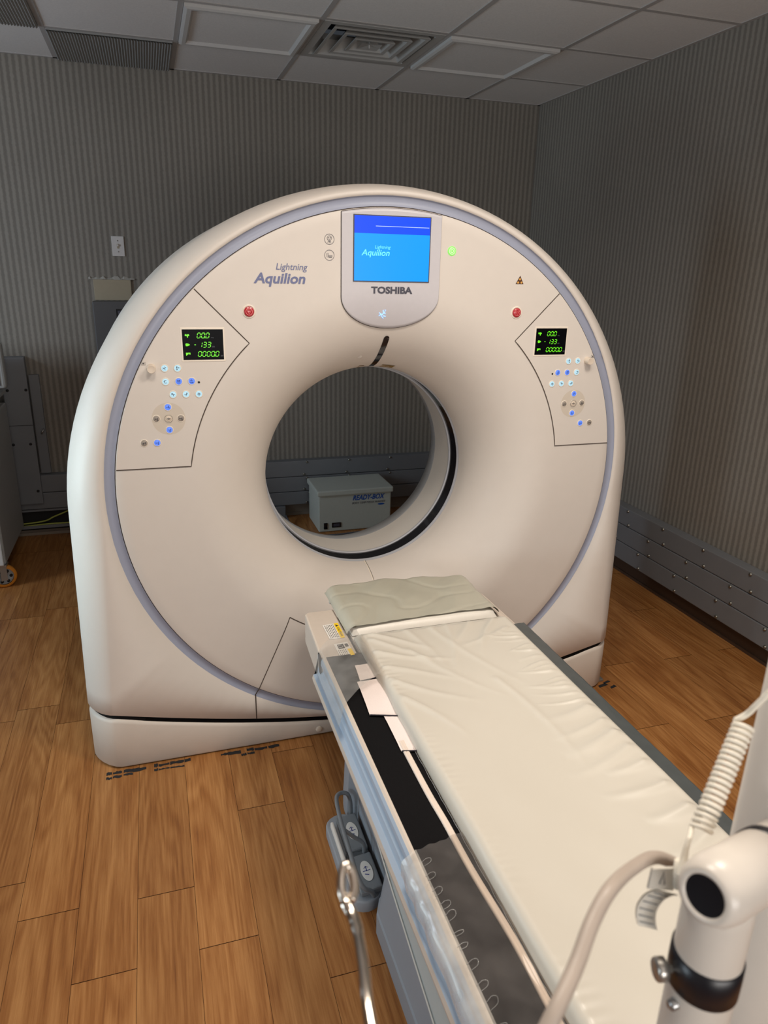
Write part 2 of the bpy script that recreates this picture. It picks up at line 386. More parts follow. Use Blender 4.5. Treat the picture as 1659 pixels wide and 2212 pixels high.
def ribbed(c, label):
    a, b, cc, d = c[0]+.014, c[1]+.014, c[2]-.014, c[3]-.014
    f = MB(); n = 44
    prof = [(a+(cc-a)*k/(2*n), HC-.012-(.006 if k % 2 else 0)) for k in range(2*n+1)]
    f.add([(x, b, z) for x, z in prof]+[(x, d, z) for x, z in prof], [(k, k+1, 2*n+2+k, 2*n+1+k) for k in range(2*n)])
    f.box((a, b, HC-.010), (cc, d, HC-.003))
    tag(f.build('ribbed_panel', 'rib'), label, 'ceiling panel', 'grey ribbed ceiling panels')
ribbed(cell(-2, -1), 'grey ribbed ceiling panel touching the back wall, left of the framed ceiling light')
ribbed(cell(-3, 0), 'grey ribbed ceiling panel cut off by the upper left corner of the photo')

# air diffuser: nested square cones
t = thing('air_diffuser', ((VENT[0]+VENT[2])/2, (VENT[1]+VENT[3])/2, HC), 'grey square ceiling air diffuser with nested stepped louvres', 'air vent')
cx, cy = (VENT[0]+VENT[2])/2, (VENT[1]+VENT[3])/2
def sq(h, z): return [(cx-h, cy-h, HC+z), (cx+h, cy-h, HC+z), (cx+h, cy+h, HC+z), (cx-h, cy+h, HC+z)]
def frus(mb, L):
    R = [sq(h, z) for h, z in L]
    for a, b in zip(R, R[1:]): mb.add(a+b, [(k, (k+1) % 4, 4+(k+1) % 4, 4+k) for k in range(4)])
f = MB(); frus(f, [(.292, .0), (.292, -.006), (.255, -.006), (.25, .03), (.24, .09)]); f.build('frame', 'vent', t)
for h in (.236, .168, .102):
    f = MB(); frus(f, [(h, -.014), (h-.018, -.012), (h-.045, .03), (h-.055, .05), (h-.052, .05), (h-.035, .028), (h-.002, -.008), (h, -.014)]); f.build('louvre', 'vent', t)
f = MB(); frus(f, [(.052, -.012), (.0, -.004)]); f.tube([(cx, cy, HC-.02), (cx, cy, HC+.1)], .004, 8); f.build('centre_cap', 'vent', t)
f = MB(); frus(f, [(.30, .13), (.0, .13)]); f.box((cx-.3, cy-.3, HC+.125), (cx+.3, cy+.3, HC+.135)); f.build('duct', 'vent_dark', t)

# baseboards
struct('baseboard_back', MB().box((XL, YB-.014, 0), (XR, YB, .09)).box((XL, YB-.02, .0), (XR, YB, .02)), 'baseboard')
struct('baseboard_right', MB().box((XR-.012, YF, 0), (XR, YB, .10)).box((XR-.02, YF, .0), (XR, YB, .015)), 'woodbase')

# ------------------------------------------------------------------ cable raceways along the walls
def screw_mb(p, ax, k=1):
    return MB().lathe([(0, .008*k), (.0045*k, .008*k), (.0082*k, .004*k), (.009*k, 0)], p, ax, 8)
def raceway(z0, z1, side, a, b, label, grp, yo=0):
    dp = .07
    if side == 'back':
        t = thing('cable_raceway', ((a+b)/2, YB-dp/2, z0), label, 'cable raceway', grp)
        MB().box((a, YB-dp, z0+.002), (b, YB-.003, z1-.002), 0, .004).build('cover', 'greybox', t)
        put = lambda s, z: ((s, YB-dp, z), (0, -1, 0))
    else:
        t = thing('cable_raceway', (XR-dp/2, (a+b)/2, z0), label, 'cable raceway', grp)
        MB().box((XR-dp, a, z0+.002), (XR-.003, b, z1-.002), 0, .004).build('cover', 'greybox', t)
        put = lambda s, z: ((XR-dp, s, z), (-1, 0, 0))
    s = a+.21+yo; n = 0
    while s < b-.02:
        vis = (side == 'right' and s > -.35) or (side == 'back' and (-.1 < s < 1.2 or -1.38 < s < -1.25))
        if vis:
            for z in (z0+.015, z1-.013):
                p, ax = put(s+(.02 if z > (z0+z1)/2 else 0), z); screw_mb(p, ax).build('screw', 'screw', t)
        s += .3048
ZR = [(.315, .42), (.21, .315), (.105, .21)]
nm = ['uppermost', 'middle', 'lowest']
for (z0, z1), n_ in zip(ZR, nm):
    raceway(z0, z1, 'right', -3.5, YB-.072, f'{n_} grey screwed cable raceway along the right wall', 'cable raceways on the right wall', {.315: 0, .21: .1, .105: .17}[z0])
ZB = [(.298, .412), (.19, .298)]
for (z0, z1), n_ in zip(ZB, ['uppermost', 'middle']):
    raceway(z0, z1, 'back', -3.1, XR-.072, f'{n_} grey screwed cable raceway on the back wall, seen through the bore', 'cable raceways on the back wall', .05)
raceway(.092, .19, 'back', -1.0, XR-.072, 'lowest grey cable raceway on the back wall, behind the white media warmer box', 'cable raceways on the back wall', .1)
tag(MB().box((-.6, YB-.09, 0), (.07, YB-.022, .09), 0, .004).build('cable_cover', 'greybox'), 'short grey floor cable cover under the back wall raceways, seen through the bore', 'cable cover')
t = thing('open_cable_tray', (-1.9, YB-.04, .05), 'open grey cable tray with loose wires low on the back wall, left of the scanner', 'cable tray')
MB().box((-2.9, YB-.07, .055), (-1.02, YB-.021, .062)).box((-2.9, YB-.07, .055), (-1.02, YB-.066, .082)).box((-2.9, YB-.07, .176), (-1.02, YB-.021, .188)).build('tray', 'greybox', t)
MB().box((-2.9, YB-.02, .062), (-1.02, YB-.015, .176)).build('back_plate', 'dark', t)
for q in ([(-1.75, -.05, .085), (-1.5, -.05, .10), (-1.42, -.055, .13), (-1.33, -.05, .165), (-1.32, -.045, .186)],
          [(-1.7, -.045, .07), (-1.46, -.06, .085), (-1.3, -.06, .09), (-1.2, -.05, .15), (-1.19, -.045, .186)]):
    MB().tube(smooth_pts([(x, YB+y, z) for x, y, z in q]), .005, 8).build('wire', 'wirey', t)

# vertical trunking on the left of the back wall
t = thing('cable_trunking', (-1.53, YB-.05, .235), 'tall grey vertical cable trunking on the back wall with black screws', 'cable trunking')
MB().box((-1.60, YB-.10, .235), (-1.463, YB-.072, 1.142), 0, .004).box((-1.59, YB-.072, .42), (-1.47, YB-.003, 1.14)).build('cover', 'greybox', t)
MB().box((-1.6, YB-.1012, .735), (-1.463, YB-.0995, .738)).build('joint', 'dark', t)
for x, z in ((-1.575, .95), (-1.475, .95), (-1.49, .62), (-1.585, .62), (-1.485, .32)):
    screw_mb((x, YB-.10, z), (0, -1, 0)).build('screw', 'dark', t)
t = thing('conduit_channel', (-1.43, YB-.02, .42), 'narrow grey channel on the back wall just right of the tall trunking', 'cable channel')
MB().box((-1.462, YB-.035, .415), (-1.405, YB-.003, 1.03), 0, .003).build('channel', 'greybox', t)
MB().tube([(-1.43, YB-.035, .67), (-1.425, YB-.06, .68), (-1.41, YB-.05, .70)], .006, 6).build('latch', 'steel', t)

# light switch, cover plate, breaker box
t = thing('light_switch', (-.883, YB, 1.775), 'white light switch plate on the back wall above the scanner\'s left shoulder', 'light switch')
MB().box((-.918, YB-.006, 1.72), (-.848, YB-.002, 1.832), 0, .003).build('plate', 'plate', t)
MB().box((-.889, YB-.0075, 1.763), (-.877, YB-.005, 1.789)).build('toggle_slot', 'patch', t)
MB().box((-.887, YB-.016, 1.775), (-.879, YB-.006, 1.786), 0, .002).build('toggle', 'plate', t)
for z in (1.745, 1.807): screw_mb((-.883, YB-.006, z), (0, -1, 0), .4).build('screw', 'screw', t)
w = MB().box((-1.042, YB-.012, 1.466), (-.828, YB-.002, 1.586), 0, .003)
tag(w.build('cover_plate', 'patch'), 'blank beige cover plate on the back wall above the dark grey breaker box', 'cover plate')
t = thing('breaker_box', (-.9, YB-.04, 1.02), 'dark grey breaker box on the back wall, half hidden by the scanner', 'electrical box')
MB().box((-1.055, YB-.09, 1.02), (-.70, YB-.002, 1.462), 0, .006).build('case', 'breaker', t)
f = MB().box((-.925, YB-.094, 1.28), (-.78, YB-.089, 1.42), 0, .004); f.build('label_frame', 'gloss_black', t)
f = MB().box((-.915, YB-.0965, 1.29), (-.79, YB-.0935, 1.41), 0, .002)
f.build('rating_plate', 'print_dark', t)
f = MB()
for k in range(4): f.box((-.905+.03*k, YB-.0975, 1.375), (-.887+.03*k, YB-.096, 1.39))
f.build('plate_marks', 'label_white', t)
f = MB()
random.seed(3)
x = -1.068; top_ = []
while x < -.80: top_.append((x, 1.592+random.choice((.002, .004, .008, .018))*random.random())); x += random.uniform(.006, .022)
bot_ = [(p[0]+random.uniform(-.002, .002), 1.5865+random.uniform(-.002, .001)) for p in top_]
kk = len(top_)
f.add([(a, YB-.003, b) for a, b in top_]+[(a, YB-.0135, b) for a, b in bot_], [(q, q+1, kk+q+1, kk+q) for q in range(kk-1)])
tag(f.build('torn_wallpaper', 'plaster'), 'ragged strip of torn wallpaper along the top of the beige cover plate', 'torn wallpaper')

# ------------------------------------------------------------------ CT scanner
ZC = .987
DIP, R0, R1, ZB_ = .258, .645, .381, .970
def fprof(t): return DIP*(1-max(0, 1-t**2.05)**(1/2.05))
def yface(x, z):
    """depth of the front face: flat disc, then a funnel whose centre sinks a little towards the bore"""
    t = 0
    for _ in range(8):
        r = math.hypot(x, z-(ZC+(ZB_-ZC)*t)); t = min(1, max(0, (R0-r)/(R0-R1)))
    return fprof(t)
G = thing('ct_scanner', (0, .43, 0), 'large off-white ring-shaped CT scanner with lit blue screen and control panels', 'CT scanner')
def gap(x): return .065+.155*(min(abs(x), 1.05)/.95)**1.55
# outlines, same point count: front (y=.004) and outer body line
OUT = []; FR = []
zs_ = [gap(.955)+(.905-gap(.955))*k/10 for k in range(10)]
for k, z in enumerate(zs_): OUT.append((1.047-.015*k/10, z)); FR.append((.957-.032*k/10, z))
NA = 72
for k in range(NA+1):
    a = pi*k/NA; OUT.append((1.032*math.cos(a), .905+1.032*math.sin(a)))
    r = .925+.078*math.sin(a)**1.2; FR.append((r*math.cos(a), .905+r*math.sin(a)))
for k, z in reversed(list(enumerate(zs_))): OUT.append((-(1.047-.015*k/10), z)); FR.append((-(.957-.032*k/10), z))
NB = 40
for k in range(1, NB):
    u = -1+2*k/NB; OUT.append((1.047*u, gap(.957*u))); FR.append((.957*u, gap(.957*u)))
N = len(OUT)
layers = []
inner = []
for (x, z) in FR:
    a = math.atan2(z-ZC, x); inner.append((.909*math.cos(a), ZC+.909*math.sin(a)))
layers.append(([(x, .006, z) for x, z in inner]))
layers.append(([(x, .004, z) for x, z in inner]))
ex = 1.55; BV = .115
for k in range(0, 9):
    th = pi/2*k/8; g = math.sin(th)**(2/ex); y = .004+BV*(1-math.cos(th)**(2/ex))
    layers.append([(f[0]+(o[0]-f[0])*g, y, f[1]+(o[1]-f[1])*g) for f, o in zip(FR, OUT)])
layers.append([(o[0], .77, o[1]) for o in OUT])
for k in range(1, 7):
    th = pi/2*k/6; g = 1-math.cos(th); y = .77+.10*math.sin(th)
    layers.append([(o[0]+(f[0]-o[0])*g, y, o[1]+(f[1]-o[1])*g) for f, o in zip(FR, OUT)])
layers.append([(.62*math.cos(math.atan2(z-ZB_, x)), .87, ZB_+.62*math.sin(math.atan2(z-ZB_, x))) for x, z in FR])
mb = MB(); vs = [p for L in layers for p in L]
mb.add(vs, [(i*N+j, i*N+(j+1) % N, (i+1)*N+(j+1) % N, (i+1)*N+j) for i in range(len(layers)-1) for j in range(N)], 0, True)
mb.build('body_shell', 'shell', G)
# ring and disc
mb = MB().lathe([(.910, .004), (.908, .010), (.890, .010), (.884, .008), (.8782, .005)], (0, 0, ZC), 'y', 160); mb.build('trim_ring', 'ring', G)
MB().lathe([(.8782, .0045), (.8782, .0065), (.8758, .0065), (.8758, .0045)], (0, 0, ZC), 'y', 160).build('disc_gap', 'seam', G)
prof = [(.8758, .0065, 0), (.8755, .0015, 0), (.873, 0, 0)]+[(R0+(.873-R0)*(1-k/8), 0, 0) for k in range(1, 9)]
for k in range(1, 25):
    t = 1-(1-k/24)**1.6; prof.append((R0-(R0-R1)*t, fprof(t), t))
n = 192; mb = MB()
mb.add([(r*math.cos(2*pi*q/n), y, ZC+(ZB_-ZC)*t+r*math.sin(2*pi*q/n)) for r, y, t in prof for q in range(n)], [(i*n+q, i*n+(q+1) % n, (i+1)*n+(q+1) % n, (i+1)*n+q) for i in range(len(prof)-1) for q in range(n)], 0, True)
mb.build('front_panel', 'shell', G)
# bore
BC = (0, 0, ZB_)
MB().lathe([(R1, DIP), (R1-.001, DIP+.006), (R1-.004, DIP+.008), (R1-.004, DIP+.014)], BC, 'y', 128).build('bore_edge', 'edge_grey', G)
MB().lathe([(R1-.004, DIP+.014), (.374, .328)], BC, 'y', 128).build('scan_window', 'gloss_black', G)
MB().lathe([(.374, .328), (.3695, .329), (.369, .337), (.372, .341)], BC, 'y', 128).build('bore_ridge', 'edge_grey', G)
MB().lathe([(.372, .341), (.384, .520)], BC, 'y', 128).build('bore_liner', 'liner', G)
MB().lathe([(.384, .520), (.3825, .523), (.385, .565), (.42, .66), (.50, .78), (.62, .87)], BC, 'y', 128).build('rear_funnel', 'liner_shade', G)
# base skirt below the gap
CH = [(-1.045, .80)]+[(-(.955+.090*math.sin(pi/2*k/6)**(2/ex)), .004+BV*(1-math.cos(pi/2*k/6)**(2/ex))) for k in range(6, -1, -1)]
F1 = list(CH)
nx = 40
F1 += [(-.955+1.91*k/nx, .004) for k in range(1, nx)]
F1 += [(-x, y) for x, y in reversed(CH)]
mb = MB(); n = len(F1)
def ring_at(off, zf): return [((x-math.copysign(off, x) if abs(x) > .9 else x), y+off*.9, zf(x)) for x, y in F1]
gz = lambda x: gap(min(abs(x), .957))-.022
L = [ring_at(.006, lambda x: .004), ring_at(0, lambda x: .012), ring_at(0, lambda x: gz(x)-.012), ring_at(.003, lambda x: gz(x)-.004), ring_at(.009, gz), ring_at(.07, lambda x: gz(x)+.001)]
for q, (a, b) in enumerate(zip(L, L[1:])): mb.add(a+b, [(k, k+1, n+k+1, n+k) for k in range(n-1)], 1 if q == 4 else 0, q < 4)  # inner top of the skirt painted dark as the gap's shade
mb.box((-1.04, .79, .004), (1.04, .80, .19))
mb.build('base_skirt', ['shell2', 'dark'], G)
# recess behind the gap, painted near black for its shade
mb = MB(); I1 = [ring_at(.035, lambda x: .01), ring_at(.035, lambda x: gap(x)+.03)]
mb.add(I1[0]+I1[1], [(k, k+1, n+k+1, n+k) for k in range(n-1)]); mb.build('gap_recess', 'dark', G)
for x, y in ((-.985, .03), (-.945, .03), (.985, .06)):
    pass
mb = MB().box((-.985, .03, 0), (-.90, .10, .012), 0, .003).lathe([(.012, 0), (.012, .02), (.009, .03)], (-.95, .035, 0), 'z', 10); mb.build('levelling_foot', 'silver', G)
mb = MB().box((.955, .04, 0), (1.03, .12, .012), 0, .003).lathe([(.012, 0), (.012, .02), (.009, .03)], (1.01, .06, 0), 'z', 10); mb.build('levelling_foot', 'silver', G)
MB().lathe([(.0125, 0), (.0125, -.003), (.009, -.0065), (0, -.007)], (-.243, .004, .028), 'y', 20).build('cap_button', 'btn_beige', G)

def on_face(off): return lambda x, z: (x, yface(x, z)-off, z)
# shut lines on the disc and body
def seam(pts, wd=.0035, off=.0012, fn=None, name='shut_line'):
    mb = MB(); stroke(mb, pts, wd, fn or on_face(off)); return mb.build(name, 'seam', G)
def lin(a, b, n=12): return [(a[0]+(b[0]-a[0])*k/n, a[1]+(b[1]-a[1])*k/n) for k in range(n+1)]
acc = MB(); a0 = math.atan2(.511-ZC, -.344); a1 = -pi-a0
mb = MB(); stroke(mb, lin((-.344, .511), (-.464, .24)), .003, on_face(.0012)); stroke(mb, circ(0, ZC, .587, 40, a0, a1), .003, on_face(.0012))
stroke(mb, lin((.344, .511), (.464, .24)), .003, on_face(.0012))
def bf(x, z): return (x, .0030, z)
stroke(mb, lin((-.475, .222), (-.475, gap(.475))), .004, bf); stroke(mb, [(-.464, .24), (-.475, .222)], .004, lambda x, z: (x, -.001+.002, z))
mb.build('access_panel', 'seam', G)
mb = MB(); stroke(mb, lin((0, ZB_-.379), (0, .43), 30), .005, on_face(.0015)); mb.build('joint_bead', 'btn_rim', G)
mb = MB(); stroke(mb, lin((.003, ZB_-.379), (.003, .43), 30), .0018, on_face(.0019)); mb.build('joint_line', 'seam', G)

# top slot, dimple, old tape at the bore edge
mb = MB(); sl = [(-.004+.008*(k/14)**1.3, 1.358+(1.466-1.358)*k/14) for k in range(15)]
stroke(mb, sl, .019, on_face(.0018)); mb.add([on_face(.0018)(sl[-1][0]+.0095*math.cos(a), sl[-1][1]+.0095*math.sin(a)) for a in [pi*k/10 for k in range(11)]], [tuple(range(11))])
mb.build('laser_slot', 'gloss_black', G)
mb = MB().lathe([(.008, .002), (.008, -.0004), (.007, -.0007), (0, -.0007)], (-.072, yface(-.072, 1.402), 1.402), (0, .75, .66), 16); mb.build('microphone_dimple', 'shell', G)
mb = MB()
for x0, x1, z in ((-.055, -.035, 1.361), (.03, .075, 1.362)):
    stroke(mb, lin((x0, z-abs(x0)*.06), (x1, z-abs(x1)*.08), 6), .012, on_face(.003))
mb.build('tape_strip', 'tape_brown', G)
# bezel with screen
def ztop(x): return ZC+math.sqrt(.872**2-x*x)
def zbot(x): return 1.600-.098*math.sqrt(max(0, 1-(x/.1615)**2))
nxb, nzb = 40, 40
def bz(u, v):
    x = -.1615*math.cos(pi*u); z = zbot(x)+(ztop(x)-zbot(x))*v; return (x, yface(x, z)-.005, z)
mb = MB().grid(bz, nxb, nzb)
edge = [(-.1615*math.cos(pi*k/40), zbot(-.1615*math.cos(pi*k/40))) for k in range(41)]+[(.1615, 1.6+(ztop(.1615)-1.6)*k/12) for k in range(1, 13)]+[(.1615*math.cos(pi*k/40), ztop(.1615*math.cos(pi*k/40))) for k in range(1, 41)]+[(-.1615, ztop(.1615)+(1.6-ztop(.1615))*k/12) for k in range(1, 12)]
ne = len(edge)
mb.add([on_face(.005)(*p) for p in edge]+[on_face(-.001)(*p) for p in edge], [(k, (k+1) % ne, ne+(k+1) % ne, ne+k) for k in range(ne)])
BZ = mb.build('screen_bezel', 'bezel', G)
mb = MB(); stroke(mb, edge, .004, on_face(.0008), 0, True)
mb.build('bezel_gap', 'seam', BZ)
SX0, SX1, SZ0, SZ1 = -.1225, .1225, 1.6475, 1.8355
mb = MB(); Y = -.0075
mb.box((SX0-.003, Y+.0005, SZ0-.003), (SX1+.003, -.004, SZ1+.003), 0)
mb.add([(SX0, Y, SZ0), (SX1, Y, SZ0), (SX1, Y, 1.7855), (SX0, Y, 1.7855)], [(0, 1, 2, 3)], 1)
mb.add([(SX0, Y, 1.7855), (SX1, Y, 1.7855), (SX1, Y, SZ1), (SX0, Y, SZ1)], [(0, 1, 2, 3)], 2)
mb.add([(-.055, Y-.0005, 1.8062), (.119, Y-.0005, 1.8062), (.119, Y-.0005, 1.8078), (-.055, Y-.0005, 1.8078)], [(0, 1, 2, 3)], 3)
text_fit(mb, 'Lightning', (-.057, Y-.0005, 1.7395), (1, 0, 0), (0, 0, 1), .051, .0125, 4, .22)
text_fit(mb, 'Aquilion', (-.1, Y-.0005, 1.716), (1, 0, 0), (0, 0, 1), .091, .0235, 4, .22, .012)
mb.build('screen', ['print_dark', 'scr_light', 'scr_dark', 'scr_line', 'scr_text'], BZ, fix=False)
mb = MB(); text_fit(mb, 'TOSHIBA', (-.0665, -.0058, 1.6095), (1, 0, 0), (0, 0, 1), .137, .0215, 0, 0, .042); mb.build('lettering', 'print_dark', BZ)
mb = MB(); V = lambda x, z: (-.024+x, yface(-.024+x, 1.545+z)-.0062, 1.545+z)
for pl in ([(-.012, .006), (-.004, .001), (-.012, -.004)], [(-.009, .001), (0, .001)], [(.001, .014), (.003, .004), (-.004, -.004), (.004, -.012)], [(.008, .010), (.004, .004), (.010, .002)], [(.002, -.004), (.011, -.006)], [(.006, .014), (.010, .013)]):
    stroke(mb, pl, .0026, V)
mb.build('voice_indicator', 'voice', BZ)

# printed words and round symbols on the disc
FY = -.0012
mb = MB()
text_fit(mb, 'Lightning', (-.363, FY, 1.6685), (1, 0, 0), (0, 0, 1), .096, .0245, 0, .2, .006)
text_fit(mb, 'Aquilion', (-.431, FY, 1.6255), (1, 0, 0), (0, 0, 1), .157, .0400, 0, .2, .027)
mb.build('lettering', 'print', G)
def symbol(x, z, kind):
    mb = MB(); P_ = lambda a, b: (x+a, FY, z+b)
    stroke(mb, circ(0, 0, .0148, 32), .0011, P_)
    if kind == 0:
        stroke(mb, circ(0, .003, .0068, 16), .0011, P_); stroke(mb, circ(-.0028, .004, .0013, 8), .001, P_); stroke(mb, circ(.0028, .004, .0013, 8), .001, P_)
        stroke(mb, [(-.002, -.0005), (.002, -.0005)], .001, P_)
        for dx in (-.004, 0, .004): stroke(mb, [(dx, -.006), (dx*1.2, -.0105)], .001, P_)
        stroke(mb, [(-.004, -.006), (.004, -.006)], .001, P_)
    else:
        stroke(mb, [(-.0075, .006), (-.0035, .006), (-.0035, -.006), (-.0075, -.006)], .001, P_, 0, True)
        stroke(mb, [(-.003, -.001), (.009, -.001), (.0098, -.004), (-.003, -.004)], .001, P_, 0, True); stroke(mb, [(-.002, -.006), (.008, -.006)], .0015, P_)
    mb.build('symbol', 'print_dark', G)
symbol(-.199, 1.765, 0); symbol(-.199, 1.7195, 1)
mb = MB().lathe([(0, -.003), (.0125, -.003), (.0145, -.001), (.0145, .0)], (.202, 0, 1.742), 'y', 28)
for r in (.0095, .0045): stroke(mb, circ(.202, 1.742, r, 24), .002, lambda x, z: (x, -.0034, z), 1)
mb.build('ready_lamp', ['green_glow', 'green_mark'], G)
mb = MB(); P_ = lambda a, b: (.451+a, FY, 1.6575+b)
mb.add([P_(-.0145, -.012), P_(.0145, -.012), P_(0, .0145)], [(0, 1, 2)], 0)
P2 = lambda a, b: (.451+a, FY-.0005, 1.6575+b)
for a, b in ((0, .003), (-.006, -.0075), (.006, -.0075)): mb.add([P2(a+p, b+q) for p, q in circ(0, 0, .0036, 10)[:-1]], [tuple(range(10))], 1)
mb.build('warning_sticker', ['warn_dark', 'warn_amber'], G)
def estop(x, z):
    o = MB().lathe([(.0205, .0), (.0195, -.002), (.0165, -.002), (.0155, .0)], (x, 0, z), 'y', 32).lathe([(.0155, -.0005), (0, -.0005)], (x, 0, z), 'y', 32).build('emergency_button', 'btn_rim', G)
    mb = MB().lathe([(.0148, -.0006), (.0148, -.0045), (.0135, -.006), (0, -.0065)], (x, 0, z), 'y', 32)
    P_ = lambda a, b: (x+a, -.0072, z+b)
    stroke(mb, circ(0, 0, .0098, 24), .0014, P_, 1); stroke(mb, [(-.007, .005), (.007, .005), (0, -.0075)], .0014, P_, 1, True); stroke(mb, [(-.0025, .003), (-.0025, -.001)], .0012, P_, 1); stroke(mb, [(.0025, .003), (.0025, -.001)], .0012, P_, 1)
    mb.build('push_cap', ['red', 'red_ink'], o)
estop(-.448, 1.553); estop(.448, 1.553)

# control panels
SEG = {'0': 'abcdef', '1': 'bc', '3': 'abgcd', '-': 'g'}
def digits(mb, s, x, z, wd, h, put, mat):
    """slanted seven-segment characters"""
    th = h*.13; sl = .18
    for ch in s:
        if ch == '.':
            p = [(x-wd*.17-th*.5, z-th*.5), (x-wd*.17+th*.6, z-th*.5), (x-wd*.17+th*.6, z+th*.7), (x-wd*.17-th*.5, z+th*.7)]
            mb.add([put(a+sl*(b-z), b) for a, b in p], [(0, 1, 2, 3)], mat); continue
        dw = wd*.68
        S = {'a': [(0, h), (dw, h)], 'g': [(0, h/2), (dw, h/2)], 'd': [(0, 0), (dw, 0)], 'f': [(0, h/2), (0, h)], 'e': [(0, 0), (0, h/2)], 'b': [(dw, h/2), (dw, h)], 'c': [(dw, 0), (dw, h/2)]}
        for k in SEG[ch]:
            (ax, az), (bx, bz_) = S[k]; g = th*.45
            if az == bz_: p = [(ax+g, az), (ax+g*2, az+th/2), (bx-g*2, az+th/2), (bx-g, az), (bx-g*2, az-th/2), (ax+g*2, az-th/2)]
            else: p = [(ax, az+g), (ax+th/2, az+g*2), (ax+th/2, bz_-g*2), (ax, bz_-g), (ax-th/2, bz_-g*2), (ax-th/2, az+g*2)]
            mb.add([put(x+a+sl*b, z+b) for a, b in p], [tuple(range(6))], mat)
        x += wd
ICON = {
 'talk': [[(-.5, .2), (-.1, 0), (-.5, -.2)], [(0, .0), (-.3, 0)], [(.1, .5), (.15, .1), (-.05, -.1), (.2, -.5)], [(.4, .3), (.15, .1)]],
 'person': [circ(-.15, .38, .12, 8), [(-.15, .25), (-.15, -.1)], [(-.32, .15), (.02, .15)], [(-.15, -.1), (-.25, -.5)], [(-.15, -.1), (-.05, -.5)], [(.25, .2), (.35, .32), (.45, .2), (.35, .02), (.35, -.1)]],
 'turn': [circ(0, 0, .38, 16, .9, 5.6), [(-.5, .1), (-.35, .3), (-.15, .15)]],
 'hh': [[(-.45, .28), (.45, .28)], [(-.45, -.05), (.45, -.05)], [(-.2, .5), (-.2, .1)], [(.2, .5), (.2, .1)], [(-.4, -.4), (.4, -.4)]],
 'swap': [[(-.4, .3), (.2, .3), (-.1, .5)], [(-.4, .05), (.3, .05)], [(-.4, -.4), (.4, -.4)], [(.2, -.2), (.4, -.4), (.2, -.55)], [(-.2, -.2), (-.4, -.4)]],
 'tilt': [[(-.5, 0), (.5, 0)], [(-.1, .45), (.12, -.45)], [(-.45, .3), (-.2, .4)], [(-.45, .3), (-.3, .15)]],
 'tiltb': [[(-.5, 0), (.3, 0)], [(.12, .45), (-.05, -.45)], [(.25, .1), (.45, .35), (.25, .4)]],
 'light': [circ(0, 0, .2, 12), [(-.5, 0), (-.25, 0)], [(.5, 0), (.25, 0)], [(0, .5), (0, .25)], [(0, -.5), (0, -.25)], [(-.33, .33), (-.2, .2)], [(.33, .33), (.2, .2)]],
 'up': [[(-.5, 0), (.4, 0)], [(.15, .0), (.15, .45)], [(0, .3), (.15, .45), (.3, .3)], [(.35, .1), (.35, -.4)]],
 'down': [[(-.5, .05), (.4, .05)], [(.1, .0), (.1, -.45)], [(-.05, -.3), (.1, -.45), (.25, -.3)], [(.35, .4), (.35, -.1)]],
 'in': [[(-.45, 0), (.3, 0)], [(-.3, .15), (-.45, 0), (-.3, -.15)], [(.3, .4), (.3, -.4)], [(.15, -.4), (.45, -.4)]],
 'zero': [[(-.65, 0), (-.25, 0)], [(.25, 0), (.65, 0)], circ(0, 0, .22, 12)],
 'lift': [[(-.4, .1), (.3, .1)], [(-.3, .1), (-.3, -.25)], [(.35, .4), (.35, -.3)], [(-.4, -.1), (-.2, -.35)]],
}
